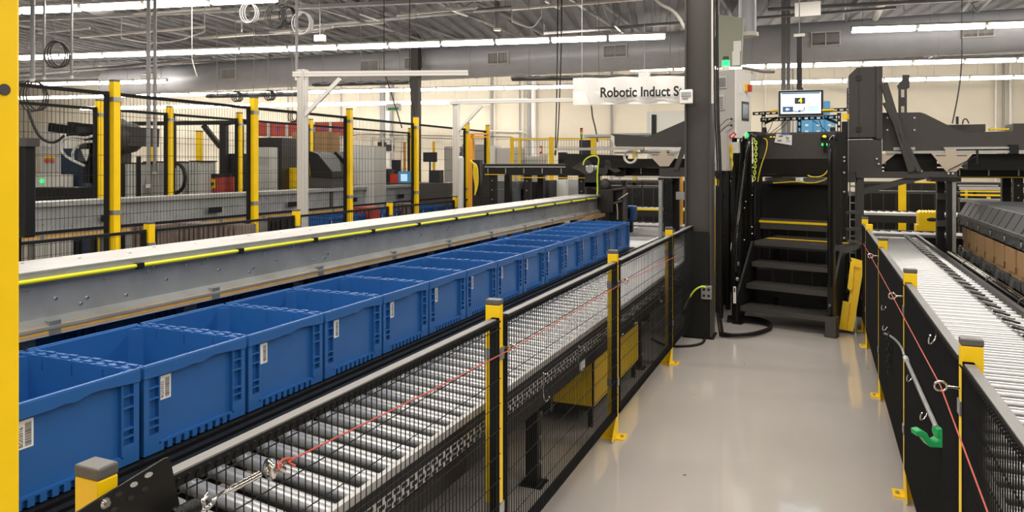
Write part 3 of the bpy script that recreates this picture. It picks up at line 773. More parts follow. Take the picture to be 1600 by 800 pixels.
q = MB(); q.cyl(W(430, 738, X=X0), W(446, 722, X=X0), .0045, 8); q.cyl(W(436, 730, X=X0), W(443, 734, X=X0), .008, 6); q.build('clamp_nut', M['chrome'], o)
o = thing('tension_spring', 'black coiled tension spring at the bottom edge', 'spring', W(285, 799, X=X0))
q = MB(); a = W(308, 790, X=X0); b = W(268, 808, X=X0)
dv = (b - a); L_ = dv.length; dv = dv / L_; ux = dv.cross(Vector((0, 0, 1))).normalized(); uy = dv.cross(ux)
q.tube([a + dv * (L_ * k / 120) + (ux * math.cos(k * .75) + uy * math.sin(k * .75)) * .013 for k in range(121)], .0024, 6); q.build('coil', M['black'], o)
q = MB(); q.tube([W(308, 790, X=X0), W(314, 784, X=X0), W(318, 790, X=X0), W(312, 800, X=X0)], .002, 6, smooth_pts=1); q.build('end_loop', M['chrome'], o)
# black slotted bracket, bottom left
o = thing('slotted_bracket', 'black slotted steel plate with bolt at the bottom left', 'bracket', W(220, 790, X=-1.128))
XB = -1.128
pl = [W(u, v, X=XB) for u, v in ((112, 806), (136, 791), (258, 716), (264, 715), (267, 721), (281, 790), (284, 830), (112, 840))]
g = MB(); g.prism([(p.y, p.z) for p in pl], XB - .004, XB, lambda p, t: Vector((t, p[0], p[1]))); g.build('plate', M['black'], o)
def ell(u, v, ru, rv, ang, m_, nm, lift=.001):
    q = MB(); P = []
    for k in range(16):
        t = 2 * math.pi * k / 16; x_ = ru * math.cos(t); y_ = rv * math.sin(t)
        P.append(W(u + x_ * math.cos(ang) - y_ * math.sin(ang), v + x_ * math.sin(ang) + y_ * math.cos(ang), X=XB))
    q.prism([(p.y, p.z) for p in P], XB, XB + lift, lambda p, t: Vector((t, p[0], p[1]))); return q.build(nm, m_, o)
for (u, v, a_, m_) in ((232, 742, 7.0, 'rail'), (209, 757, 6.5, 'rail'), (185, 772, 6.5, 'ink'), (226, 764, 6, 'ink'), (204, 778, 6, 'ink'), (178, 796, 6, 'ink')):
    ell(u, v, a_, 3.6, -.5, M[m_], 'slot')
p = W(163, 786, X=XB); q = MB(); q.cyl((XB, p.y, p.z), (XB + .003, p.y, p.z), .0092, 20); q.cyl((XB + .003, p.y, p.z), (XB + .009, p.y, p.z), .0062, 6); q.build('bolt', M['chrome'], o)
# ---------------- right fence furniture
for i, (u, v, y) in enumerate(((1503, 606, 2.60), (1410, 463, 4.22), (1372, 400, 5.95))):
    p = W(u, v, Y=y - .0); eyebolt(Vector((.40, y - .005, p.z)), 'ring bolt on the %s right-hand fence post' % ['nearest', 'second', 'third'][i], -1, 'ring bolts on the fences', r=.017)
z1_, z2_, z3_ = W(1503, 606, Y=2.60).z, W(1410, 463, Y=4.22).z, W(1372, 400, Y=5.95).z
q = MB(); XC = .348; q.tube([(XC, 1.0, .80), (XC, 2.6, z1_), (XC, 4.22, z2_), (XC, 5.95, z3_), (.38, 7.6, .96)], .0021, 7)
q.build('pull_cord', M['redcord']); tag(C.objects[-1], 'red pull cord running along the right aisle fence', 'cord')
# hooked pole with green handle
XH = .385
o = thing('hook_pole', 'steel pole with green plastic foot hung on the right fence', 'hook pole', W(1450, 620, X=XH))
P1, P2 = W(1416, 562, X=XH), W(1463, 668, X=XH)
q = MB(); q.cyl(P1, P2, .0085, 12); q.build('pole', M['galv'], o)
q = MB(); q.cyl(P1 - (P2 - P1).normalized() * .04, P1 + (P2 - P1).normalized() * .015, .0115, 12); q.build('collar', M['alu'], o)
q = MB(); q.tube([W(1413, 556, X=XH), W(1410, 545, X=XH), W(1402, 533, X=XH), W(1390, 524, X=XH), W(1382, 521, X=XH)], .006, 8, smooth_pts=2); q.build('hook_tip', M['galv'], o)
# green foot : curved saddle, profile in photo extruded along x
fp_ = [(1461, 667), (1470, 667), (1476, 678), (1482, 690), (1481, 698), (1464, 697), (1449, 696), (1442, 688), (1437, 680), (1428, 679), (1427, 671), (1436, 669), (1444, 674), (1450, 684), (1457, 687), (1463, 684), (1460, 675)]
dF = P2.y * math.cos(TH) - P2.x * math.sin(TH)
pts = [W(u, v, d=dF) for u, v in fp_]
fw = Vector((-math.sin(TH), math.cos(TH), 0))
g = MB(); n = len(pts); g._add([p - fw * .02 for p in pts] + [p + fw * .02 for p in pts], [(i, (i + 1) % n, (i + 1) % n + n, i + n) for i in range(n)] + [tuple(range(n)), tuple(reversed(range(n, 2 * n)))])
g.build('plastic_foot', M['green'], o, bevel=.004)
for i, (u, v) in enumerate(((1431, 578), (1455, 632), (1405, 470), (1417, 505))):
    pass
for i, (u, v) in enumerate(((1429, 590), (1452, 650), (1386, 480), (1388, 512), (1466, 530))):
    a = W(u, v, X=.405)
    q = MB(); q.tube([a + Vector((0, .03, .03)), a + Vector((-.005, .028, -.01)), a + Vector((-.03, .0, -.025)), a + Vector((-.035, -.03, .005)), a + Vector((-.03, -.035, .02))], .0028, 6, smooth_pts=2)
    tag(q.build('wire_hook', M['chrome']), 'bright wire hook on the right fence, %s' % ['upper one holding the green-footed pole', 'lower one holding the green-footed pole', 'the highest, at the far end', 'directly above the black chain', 'the small one right of the chain'][i], 'hook', 'wire hooks on the right fence')
def chain(pts, r, mt, lab, w=.0028, name='chain'):
    "links along a polyline"
    o = thing(name, lab, 'chain', pts[0]); P = [Vector(p) for p in pts]; L_ = sum((P[i + 1] - P[i]).length for i in range(len(P) - 1)); st = r * 2.6; n = int(L_ / st)
    for k in range(n):
        s = (k + .5) * st; i = 0
        while i < len(P) - 2 and s > (P[i + 1] - P[i]).length: s -= (P[i + 1] - P[i]).length; i += 1
        d_ = (P[i + 1] - P[i]).normalized(); c = P[i] + d_ * s
        u = Vector((1, 0, 0)) if k % 2 else Vector((0, 1, 0)); u = (u - d_ * u.dot(d_)).normalized()
        pts_ = [c + d_ * math.sin(t) * r * 1.75 + u * math.cos(t) * r for t in [2 * math.pi * j / 14 for j in range(14)]]
        MB().tube(pts_, w, 6, closed=True).build('link', mt, o)
    return o
a = W(1388, 520, X=.375); chain([a, a - Vector((0, 0, .24))], .013, M['black'], 'black chain hanging from a hook on the right fence', .0036)
class Frame:
    "a vertical reference plane at local depth y, to place things by the photo's columns and rows"
    def __init__(s, ox, oy, rz): s.o = Vector((ox, oy, 0)); s.rz = rz; s.M = Matrix.Translation(s.o) @ Matrix.Rotation(rz, 4, 'Z'); s.i = s.M.inverted()
    def at(s, u, v, y):
        r = (u - 800) / F; d0 = Vector((r * math.cos(TH) - math.sin(TH), r * math.sin(TH) + math.cos(TH), (HZ - v) / F))
        c = s.i @ Vector((0, 0, CH)); d = s.i.to_3x3() @ d0; t = (y - c.y) / d.y; return c + d * t
    def rect(s, u0, u1, v0, v1, y):
        um, vm = (u0 + u1) / 2, (v0 + v1) / 2
        return s.at(u0, vm, y).x, s.at(u1, vm, y).x, s.at(um, v1, y).z, s.at(um, v0, y).z
    def box(s, mb, u0, u1, v0, v1, y0, y1, mi=0, z0=None):
        x0, x1, a, b = s.rect(u0, u1, v0, v1, y0)
        mb.box(x0, x1, y0, y1, a if z0 is None else z0, b, mi); return mb
    def mb(s): q = MB(); q.T = s.M; return q
    def w(s, u, v, y): return s.M @ s.at(u, v, y)
# ================================================================ work station with steps
S = Frame(-.35, 7.97, R(-15.4))
M['treads'] = mat('checker_plate', (.075, .07, .064), .35, .3)
o = thing('step_platform', 'black metal steps with checker-plate treads and yellow nosing stripe', 'steps', S.o, S.rz)
def tread(z, y, d, w, nm='tread', stripe=False):
    q = MB(); q.box(-w, w, y, y + d, z - .035, z)
    n = int(2 * w / .045)
    for i in range(n):
        x = -w + .02 + i * .045; q.box(x, x + .02, y + .012, y + d - .01, z, z + .004)
        q.cyl((x + .01, y + .001, z - .018), (x + .01, y - .003, z - .018), .011, 6)
    q.box(-w, w, y - .004, y, z - .05, z)
    t = q.build(nm, M['treads'], o, world=False)
    return t
for z, y, d in ((.19, .0, .30), (.41, .17, .30), (.63, .34, .30)): tread(z, y, d, .445)
tread(.85, .46, .80, .465)
q = MB(); q.box(-.44, .44, .78, .85, .8545, .857); q.build('nosing_stripe', M['yellow'], o, world=False)
for s in (-1, 1):
    q = MB(); q.yz([(-.04, .0), (.10, .0), (.46, .45), (.52, .77), (1.26, .77), (1.26, .85), (.42, .85), (-.04, .30)], s * .47 - .012, s * .47 + .012)
    q.box(s * .47 - .03, s * .47 + .03, 1.18, 1.24, 0, .8); q.box(s * .47 - .05, s * .47 + .05, -.05, .03, 0, .012); q.build('stringer', M['black'], o, world=False)
q = MB(); q.box(.44, .54, -.08, .04, .0, .20); q.build('foot_block', M['dark'], o, world=False)
q = MB(); q.box(-.40, .40, .30, .32, .80, .82)
q.build('cross_bar', M['black'], o, world=False)
q = MB(); q.box(.445, .505, -.02, .05, .012, 1.95); q.build('corner_post', M['black'], o, world=False)
q = MB(); q.tube([(.47, -.035, .5), (.47, -.05, 1.0), (.47, -.045, 1.6), (.47, -.02, 1.92), (.47, .10, 2.0), (.47, .2, 1.95)], .018, 10, smooth_pts=2); q.build('handrail', M['gloss'], o, world=False)
for s in (-1,):
    q = MB(); x = s * .50
    q.tube([(x, .0, .55), (x, .05, 1.0), (x, .32, 1.75), (x, .40, 1.98), (x, .50, 2.06), (x, .60, 2.0), (x, .60, 1.5), (x, .58, .9)], .019, 10, smooth_pts=3)
    q.build('handrail', M['gloss'], o, world=False)
    for z in (.45, .62): MB().cyl((x + s * .02, .15, z), (x + s * .045, .15, z), .022, 14).build('bolt', M['galv'], o, world=False)
p = S.at(1150, 471, -.04); q = MB(); q.box(-.505, -.475, -.045, -.041, .22, .40); q.build('warning_label', M['label'], o, world=False)
q = MB(); q.box(-.497, -.483, -.046, -.045, .34, .385); q.build('label_mark', M['ink'], o, world=False)
# console behind the steps
o = thing('work_console', 'wide black work console above the steps with sloping front', 'console', S.M @ Vector((0, 1.1, 0)), S.rz)
q = S.mb(); x0, x1, za, zb = S.rect(1186, 1305, 209, 248, 1.0)
q.yz([(1.0, za), (1.0, zb), (1.06, zb + .02), (1.5, zb + .02), (1.5, za)], x0, x1); q.build('upper_panel', M['dark'], o)
q = S.mb(); _, _, zc, _ = S.rect(1186, 1305, 262, 272, 1.0); q.yz([(1.0, za), (1.5, za), (1.5, zc), (1.06, zc)], x0, x1); q.build('lower_panel', M['dark2'], o)
q = S.mb(); S.box(q, 1190, 1302, 288, 343, 1.30, 1.33); q.build('kick_panel', M['black'], o)
q = S.mb(); S.box(q, 1188, 1300, 343, 360, 1.27, 1.30); q.build('toe_board', M['dark'], o)
q = S.mb(); S.box(q, 1186, 1296, 346.5, 350, 1.265, 1.27); q.build('toe_stripe', M['yellow'], o)
for u0, u1 in ((1178, 1189), (1300, 1310)):
    q = S.mb(); S.box(q, u0, u1, 209, 400, 1.34, 1.40, z0=0); q.build('leg', M['black'], o)
q = S.mb(); S.box(q, 1189, 1302, 273, 277, 1.1, 1.5); S.box(q, 1189, 1302, 284, 288, 1.1, 1.5); q.build('shelf', M['dark2'], o)
q = S.mb(); S.box(q, 1195, 1235, 277.5, 283, 1.2, 1.4); S.box(q, 1255, 1290, 278, 283.5, 1.2, 1.4); q.build('circuit_tray', M['galv'], o)
q = S.mb()
for u in (1203, 1208): S.box(q, u, u + 3, 213.2, 214.6, .999, 1.0)
q.build('indicator', M['syel'], o)
# paper tag and scanner
o = thing('paper_sheet', 'white paper sheet with printed code taped to the console', 'paper', S.w(1224, 217, .985))
g = MB(); P4 = [S.w(1213, 209, .985), S.w(1237.5, 211, .985), S.w(1237, 227, .985), S.w(1210, 222.5, .985)]; nn = S.M.to_3x3() @ Vector((0, .002, 0))
g._add([p for p in P4] + [p + nn for p in P4], [(0, 1, 2, 3), (7, 6, 5, 4), (0, 4, 5, 1), (1, 5, 6, 2), (2, 6, 7, 3), (3, 7, 4, 0)]); g.build('sheet', M['label'], o)
q = S.mb()
for (u, v, a, b) in ((1217, 212, 6, 1.6), (1215, 219, 6, 1.6), (1228, 214, 2, 2), (1231, 214.6, 1.2, 2.4), (1229, 217.4, 2.6, 1.2), (1232, 219.8, 1.6, 1.8), (1228.4, 220.6, 1.4, 1.4)): S.box(q, u, u + a, v, v + b, .983, .9835)
q.build('print', M['ink'], o)
q = S.mb(); S.box(q, 1221, 1234, 207.5, 210.5, .978, .984); q.build('blue_clip', M['sblue'], o)
o = thing('hand_scanner', 'black handheld scanner with green lights hung on the console', 'scanner', S.w(1288, 232, .97))
q = S.mb(); c = S.at(1288, 216, .95); q.sphere(c, .052, 16, sc=(.85, .6, 1)); c2 = S.at(1289, 226, .95); q.bar(c, c2, .055, .05); q.bar(c2, S.at(1289, 238, .97), .032, .04); q.build('body', M['black'], o)
q = S.mb(); c = S.at(1288, 213.5, .93); q.sphere(c, .024, 12, sc=(1, .5, .8)); q.build('lit_button', M['syel'], o)
q = S.mb(); 
for u in (1284.8, 1292.3): S.box(q, u - 1, u + 1, 224, 227.6, .915, .925)
q.build('status_light', M['ledg'], o)
# overhead slotted frame
o = thing('slotted_rack', 'black slotted-angle frame over the console behind the monitor', 'frame', S.M @ Vector((0, 1.3, 2.05)), S.rz)
def slotted(mb, u0, u1, v0, v1, y, along='x'):
    x0, x1, a, b = S.rect(u0, u1, v0, v1, y); t = .011
    if along == 'x':
        mb.box(x0, x1, y, y + .004, a, a + t); mb.box(x0, x1, y, y + .004, b - t, b); x = x0
        while x < x1: mb.box(x, min(x + .028, x1), y, y + .004, a, b); x += .07
        mb.box(x0, x1, y, y + .035, b, b + .003)
    else:
        mb.box(x0, x0 + t, y, y + .004, a, b); mb.box(x1 - t, x1, y, y + .004, a, b); z = a
        while z < b: mb.box(x0, x1, y, y + .004, z, min(z + .028, b)); z += .07
q = S.mb(); slotted(q, 1176, 1325, 172, 177, 1.25); q.build('top_bar', M['black'], o)
q = S.mb(); slotted(q, 1188, 1313, 182, 188, 1.22); q.build('lower_bar', M['black'], o)
for u in (1190, 1246, 1308):
    q = S.mb(); slotted(q, u, u + 6, 176, 209, 1.24, 'z'); q.build('upright', M['black'], o)
q = S.mb(); a = S.at(1196, 192, 1.26); b = S.at(1214, 184, 1.26); q.bar(a, b, .02, .03); a = S.at(1308, 192, 1.26); b = S.at(1288, 184, 1.26); q.bar(a, b, .02, .03); q.build('corner_brace', M['black'], o)
q = S.mb(); q.cyl(S.at(1203, 174, 1.2), S.at(1303, 172, 1.2), .014, 10); q.build('yellow_tube', M['yellow'], o)
q = S.mb()
for k, (u0, u1) in enumerate(((1207, 1199), (1226, 1204), (1232, 1210), (1270, 1294), (1280, 1284))):
    q.tube([S.at(u0, 188, 1.3), S.at((u0 + u1) / 2 + 3, 196 + k, 1.3), S.at(u1, 208, 1.3)], .004, 5, smooth_pts=2)
q.build('loose_wires', M['wire'], o)
for u in (1194, 1301):
    q = S.mb(); c = S.at(u, 203, 1.2); q.cyl(c - Vector((0, 0, .04)), c + Vector((0, 0, .03)), .035, 14, r2=.025); S_ = q.build('beacon_base', M['black'], o)
    q = S.mb(); q.cyl(c + Vector((0, 0, .03)), c + Vector((0, 0, .055)), .022, 14); q.build('beacon_lens', M['alu'], o)
# monitor
o = thing('monitor', 'large flat monitor showing the digit 4, hung over the console', 'monitor', S.w(1251, 184, 1.1))
MF = Frame(0, 0, 0); pc = S.w(1251, 160, 1.1); MF = Frame(pc.x, pc.y, R(8))
x0, x1, z0, z1 = MF.rect(1216, 1287, 140.5, 182, 0)
q = MF.mb(); q.box(x0, x1, 0, .035, z0, z1); q.build('housing', M['galv'], o, bevel=.004)
q = MF.mb(); q.box(x0 + .006, x1 - .006, -.004, 0, z0 + .008, z1 - .008); bz = q.build('bezel', M['black'], o)
sx0, sx1, sz0, sz1 = MF.rect(1219.8, 1282.8, 144.3, 177.5, -.005)
q = MF.mb(); q.box(sx0, sx1, -.006, -.004, sz0, sz1); sc_ = q.build('screen', M['screen'], o)
SWd, SHt = sx1 - sx0, sz1 - sz0
def scr(a, b, c, d, y, m_, nm):
    q = MF.mb(); q.box(sx0 + SWd * a, sx0 + SWd * b, y - .0006, y, sz1 - SHt * d, sz1 - SHt * c); return q.build(nm, m_, sc_)
scr(.02, .98, .01, .07, -.006, M['sblue'], 'title_bar'); scr(.35, .61, .25, .54, -.006, M['sdark'], 'digit_tile')
scr(.05, .31, .66, .92, -.006, M['sblue'], 'arrow_tile'); scr(.67, .95, .64, .90, -.006, M['spale'], 'pale_tile')
q = MF.mb(); ax, az = sx0 + SWd * .115, sz1 - SHt * .79
q.xz([(ax, az), (ax + .022, az + .02), (ax + .022, az + .008), (ax + .045, az + .008), (ax + .045, az - .008), (ax + .022, az - .008), (ax + .022, az - .02)], -.0075, -.0066); q.build('arrow', M['screen'], sc_)
q = MF.mb(); q.tube([(sx0 + SWd * f_, -.0075, sz1 - SHt * h_) for f_, h_ in ((.28, .86), (.38, .90), (.46, .90), (.52, .88), (.58, .86), (.60, .76), (.58, .70))], .005, 6, smooth_pts=2)
q.cyl((sx0 + SWd * .47, -.007, sz1 - SHt * .88), (sx0 + SWd * .47, -.009, sz1 - SHt * .88), .014, 12); q.build('diagram', M['sblue'], sc_)
t4 = text('4', .085, M['syel'], o, (0, 0, 0), (0, 0, 0), 'digit', .0005, 'CENTER', .002)
loc = MF.M @ Vector((sx0 + SWd * .49, -.0085, sz1 - SHt * .50)); t4.location = loc - o.location; t4.rotation_euler = (R(90), 0, R(8))
o = thing('monitor_pole', 'thin black vertical pole carrying the monitor from the roof', 'pole', (pc.x, pc.y, 0))
e = MF.w(1249, 58, .06); q = MB(); zt_ = CZ - .02; q.box(e.x - .028, e.x + .028, e.y - .02, e.y + .02, z1 + .0, e.z); q.build('tube', M['dark2'], o)
q = MB(); q.box(e.x - .06, e.x + .06, e.y - .04, e.y + .04, e.z, e.z + .035); q.build('cap', M['white'], o)
q = MB(); q.cyl((e.x, e.y, e.z), (e.x, e.y, CZ - .1), .007, 6); q.build('hanging_wire', M['joist'], o)
q = MF.mb(); q.box(-.03, .03, .03, .06, z1 - .1, z1 + .03); q.build('mount', M['dark2'], o)
# lime plastic chain
pts = [S.w(u, v, .45) for u, v in ((1178, 216), (1181, 224), (1181, 240), (1180, 256), (1179, 272), (1178, 284))]
chain(pts, .013, M['lime'], 'lime yellow plastic chain hanging left of the console', .005, 'plastic_chain')
pts = [S.w(u, v, .44) for u, v in ((1186, 226), (1185, 246), (1183, 266), (1180, 284))]
for k, (mt_, lab, P_, yy) in enumerate((('ycable', 'yellow cable running down the left side of the console', ((1193, 216), (1198, 218), (1199, 226), (1196, 240), (1190, 256), (1186, 272), (1184, 284)), .9),
        ('ycable', 'yellow cable looping under the console on the right', ((1262, 274), (1270, 277), (1283, 276), (1292, 270), (1296, 258), (1295, 240), (1298, 222), (1301, 215)), .9),
        ('ycable', 'yellow cable lying along the console shelf', ((1208, 286), (1225, 285), (1245, 283.5), (1262, 286), (1280, 285), (1292, 279)), 1.05),
        ('lime', 'yellow cable at the left cabinet door', ((1160, 190), (1168, 190), (1170, 196), (1170, 212), (1169, 218)), .7),
        )):
    q = MB(); q.tube([S.w(u, v, yy) for u, v in P_], .007, 7, smooth_pts=2); tag(q.build('cable', M[mt_]), lab, 'cable')
# side towers
o = thing('machine_rack', 'black machine frame with bright bolts left of the steps', 'frame', S.M @ Vector((-.6, .6, 0)), S.rz)
for u0, u1, v0, y in ((1150, 1158, 232, .55), (1160, 1172, 210, .7), (1172, 1179, 300, .85), (1128, 1138, 268, .9)):
    q = S.mb(); S.box(q, u0, u1, v0, 420, y, y + .06, z0=0); q.build('upright', M['black'], o)
for A_ in ((1148, 1180, 206, 212, .6, .95), (1130, 1178, 268, 275, .9, 1.0), (1128, 1180, 366, 372, .8, .86), (1120, 1178, 300, 306, .85, .9)): q = S.mb(); S.box(q, *A_); q.build('cross_rail', M['black'], o)
for u, v in ((1156, 215), (1157, 232)):
    q = S.mb(); q.tube([S.at(1161, 214, .5), S.at(1157, 222, .45), S.at(1156, 240, .42), S.at(1155, 275, .40), S.at(1150, 320, .38), S.at(1147, 370, .38)], .02, 10, smooth_pts=2); 
q.build('grab_rail', M['gloss'], o)
q = S.mb()
random.seed(11)
for k in range(16):
    v = 225 + k * 10; u = random.choice((1153, 1163, 1165, 1175)); c = S.at(u, v, .545); q.sphere(c, .010, 8, sc=(1, .6, 1))
q.build('bolt_heads', M['chrome'], o)['kind'] = 'stuff'
q = S.mb()
for k in range(5):
    u = 1128 + k * 7; q.tube([S.at(u, 276, .95), S.at(u + 6, 300 + 8 * k, .98), S.at(u - 2, 350, 1.0), S.at(u + 8, 400, .95), S.at(u + 3, 440, .9)], .008, 6, smooth_pts=2)
q.build('hose_bundle', M['wire'], o)
q = S.mb()
for k in range(3): q.tube([S.at(1160 - 4 * k, 285, .9), S.at(1152 + 5 * k, 330, .9), S.at(1146, 372, .9), S.at(1140 - 2 * k, 400, .8)], .004, 5, smooth_pts=2)
q.build('thin_wires', M['alu'], o)
# yellow post foot and coloured bits behind the column
o = thing('machine_rack', 'black machine frame with small bolts right of the steps', 'frame', S.M @ Vector((.6, .6, 0)), S.rz)
for u0, u1, v0, y in ((1306, 1313, 208, .55), (1315, 1322, 190, .9), (1302, 1306, 300, .6)):
    q = S.mb(); S.box(q, u0, u1, v0, 480, y, y + .08, z0=0); q.build('upright', M['black'], o)
for v in (330, 356, 378, 430, 452): q = S.mb(); S.box(q, 1306, 1340, v, v + 4, .9, .94); q.build('rung', M['dark'], o)
q = S.mb()
for v in (246, 252, 270, 300, 372, 392): q.sphere(S.at(1319, v, .88), .014, 8)
q.build('bolt_heads', M['galv'], o)['kind'] = 'stuff'
q = S.mb(); S.box(q, 1316, 1324, 178, 186, .9, .98); q.build('lamp_cap', M['yellow'], o)
q = S.mb(); S.box(q, 1320, 1322, 286, 420, 1.0, 1.02); q.build('slim_rail', M['galv'], o)
# ---- electrical enclosures left of the console
E = Frame(-.78, 8.15, R(-20))
o = thing('electrical_cabinet', 'tall light grey electrical cabinet with vents and red switch', 'cabinet', E.o, E.rz)
x0, x1, z0, z1 = E.rect(1112, 1148, 110, 216, .25)
x1 = E.at(1148, 160, .25).x
q = E.mb(); q.box(x0, x1, .25, .62, z0, z1); q.build('body', M['cabgrey'], o, bevel=.006)
# door on the +x side, standing open a little
q = E.mb(); q.box(x1, x1 + .02, .25, .62, z0 - .0, z1 - .01); dr = q.build('door', M['white'], o)
q = E.mb(); q.box(x1 + .02, x1 + .024, .38, .56, z0 + .20, z0 + .42); q.build('window_frame', M['dark'], dr)
q = E.mb(); q.box(x1 + .024, x1 + .026, .40, .54, z0 + .23, z0 + .39); q.build('window_pane', M['galv'], dr)
q = E.mb(); q.box(x1 + .02, x1 + .023, .30, .40, z0 + .50, z0 + .60); q.build('notice', M['label'], dr)
q = E.mb(); q.box(x1 + .02, x1 + .05, .46, .52, z0 + .54, z0 + .62); q.build('switch_plate', M['yellow'], o)
q = E.mb(); q.box(x1 + .05, x1 + .09, .47, .50, z0 + .53, z0 + .61); q.build('switch_lever', M['red'], o)
q = E.mb(); q.cyl((x1 + .02, .5, z0 + .04), (x1 + .04, .5, z0 + .04), .018, 12); q.build('green_lamp', M['ledg'], o)
for u0, u1, v0, v1 in ((1122, 1136, 119, 138), (1122, 1132, 148, 172)):
    q = E.mb(); a, b, c, d = E.rect(u0, u1, v0, v1, .245); q.box(a, b, .235, .25, c, d); vt = q.build('filter_vent', M['grille'], o)
    q = E.mb(); n = 8
    for j in range(n): zz = c + .015 + j * (d - c - .03) / n; q.box(a + .012, b - .012, .232, .235, zz, zz + .006)
    q.build('louvre', M['ink'], vt)
for v in (186, 196):
    q = E.mb(); c = E.at(1143, v, .22); q.sphere(c, .014, 10); q.tube([c, E.at(1136, v, .2), E.at(1128, v + 8, .2), E.at(1122, v + 14, .22)], .004, 5, smooth_pts=2); q.build('plug', M['ink'], o)
q = E.mb(); q.box(x0 + .02, x0 + .06, .3, .35, .0, z0); q.box(x1 - .06, x1 - .02, .3, .35, .0, z0); q.box(x0 + .02, x0 + .06, .55, .6, 0, z0); q.box(x1 - .06, x1 - .02, .55, .6, 0, z0); q.build('stand', M['black'], o)
o = thing('signal_beacon', 'lit green beacon lamp with white base on the grey cabinet', 'beacon', E.w(1134, 108, .42))
c = E.at(1134, 108, .42); q = E.mb(); q.cyl((c.x, .42, z1), (c.x, .42, z1 + .07), .04, 16); q.build('base', M['white'], o)
q = E.mb(); q.cyl((c.x, .42, z1 + .07), (c.x, .42, z1 + .135), .042, 16); q.build('lens', M['ledg'], o)
q = E.mb(); q.cyl((c.x, .42, z1 + .135), (c.x, .42, z1 + .18), .036, 16); q.build('cap', M['dark'], o)
o = thing('junction_box', 'narrow light grey box in front of the tall grey cabinet', 'box', E.w(1126, 266, .02))
a, b, c, d = E.rect(1117, 1135, 208, 267, .02); q = E.mb(); q.box(a, b, .02, .16, c, d); q.build('box', M['cabgrey'], o, bevel=.005)
q = E.mb(); q.box(b, b + .10, .10, .14, d - .22, d - .1); q.build('side_bracket', M['alu'], o)
q = E.mb(); q.box(a + .03, a + .06, .06, .1, 0, c); q.build('stand', M['black'], o)
o = thing('warning_tag', 'red diamond tag on the corner of the small grey box', 'tag', E.w(1144, 219, .0))
P_ = [E.at(u, v, 0) for u, v in ((1138, 213), (1147, 206), (1151, 210), (1142, 218))]; q = E.mb(); q.xz([(p.x, p.z) for p in P_], .0, .004); q.build('plate', M['red'], o)
P_ = [E.at(u, v, 0) for u, v in ((1141.5, 213), (1146.5, 209), (1148, 210.6), (1143, 214.8))]; q = E.mb(); q.xz([(p.x, p.z) for p in P_], -.001, .0); q.build('white_mark', M['label'], o)
for k in range(4):
    q = MB(); q.tube([E.w(1141 + k, 226, .1), E.w(1139 + 2 * k, 240, .1), E.w(1146 - k, 254, .1), E.w(1143, 266, .12)], .006, 6, smooth_pts=2); tag(q.build('cable', M['ycable']), 'thin yellow cable beside the small grey box', 'cable', 'yellow cables beside the small grey box')
q = E.mb(); 
for k in range(7): q.tube([E.at(1116, 279 + k * 1.5, .1), E.at(1122, 281 + k * 1.5, .08), E.at(1129, 282 + k * 1.5, .1)], .006, 6, smooth_pts=1)
o = q.build('cable_bundle', M['ycable']); tag(o, 'bundle of yellow cables just right of the steel column', 'cable'); 
o = thing('notice_board', 'grey-green board hanging above the green beacon', 'panel', E.w(1142, 100, .9))
G_ = Frame(-.7, 9.4, R(-6)); P_ = [G_.at(u, v, 0) for u, v in ((1118, 22), (1162, 28), (1158, 104), (1118, 106))]; q = G_.mb(); q.xz([(p.x, p.z) for p in P_], 0, .03); q.build('board', M['cabgreen'], o)
q = G_.mb(); 
for u0, u1, v0, v1 in ((1146, 1158, 64, 80), (1144, 1156, 80, 102)): G_.box(q, u0, u1, v0, v1, -.004, 0)
q.build('pinned_papers', M['label'], o)
q = G_.mb()
for u in (1124, 1156): p = G_.at(u, 26, .01); q.cyl(p, Vector((p.x, p.y, CZ - .1)), .005, 5)
q.build('hanging_wires', M['joist'], o)
# leaning yellow guard
Yf = Frame(.30, 8.05, R(-8))
o = thing('leaning_guard', 'bent yellow steel guard leaning against the end of the right fence', 'guard', Yf.o)
P_ = [(1327, 402), (1349, 408), (1345, 430), (1329, 518), (1311, 515), (1316, 470), (1327, 472), (1330, 452), (1322, 449), (1330, 415)]
def lean(u, v, off=0): 
    f = (518 - v) / 116.; return Yf.at(u, v, .0 + f * .12 + off)
def guard_piece(P2, off, th, nm):
    q = Yf.mb(); A = [lean(u, v, off) for u, v in P2]; B = [lean(u, v, off + th) for u, v in P2]; n = len(A)
    q._add(A + B, [(i, (i + 1) % n, (i + 1) % n + n, i + n) for i in range(n)] + [tuple(range(n)), tuple(reversed(range(n, 2 * n)))]); return q.build(nm, M['yellow'], o)
guard_piece([(1329, 402), (1350, 408), (1347, 420), (1333, 416)], -.02, .05, 'top_flange')
guard_piece([(1333, 412), (1349, 416), (1332, 518), (1321, 516)], 0, .006, 'back_plate')
guard_piece([(1345, 415), (1350, 414), (1333, 518), (1328, 517)], -.035, .04, 'right_flange')
guard_piece([(1329, 408), (1335, 412), (1332, 452), (1328, 454), (1324, 450)], -.03, .035, 'upper_left_flange')
guard_piece([(1317, 470), (1328, 472), (1322, 516), (1311, 514)], -.03, .035, 'lower_left_flange')
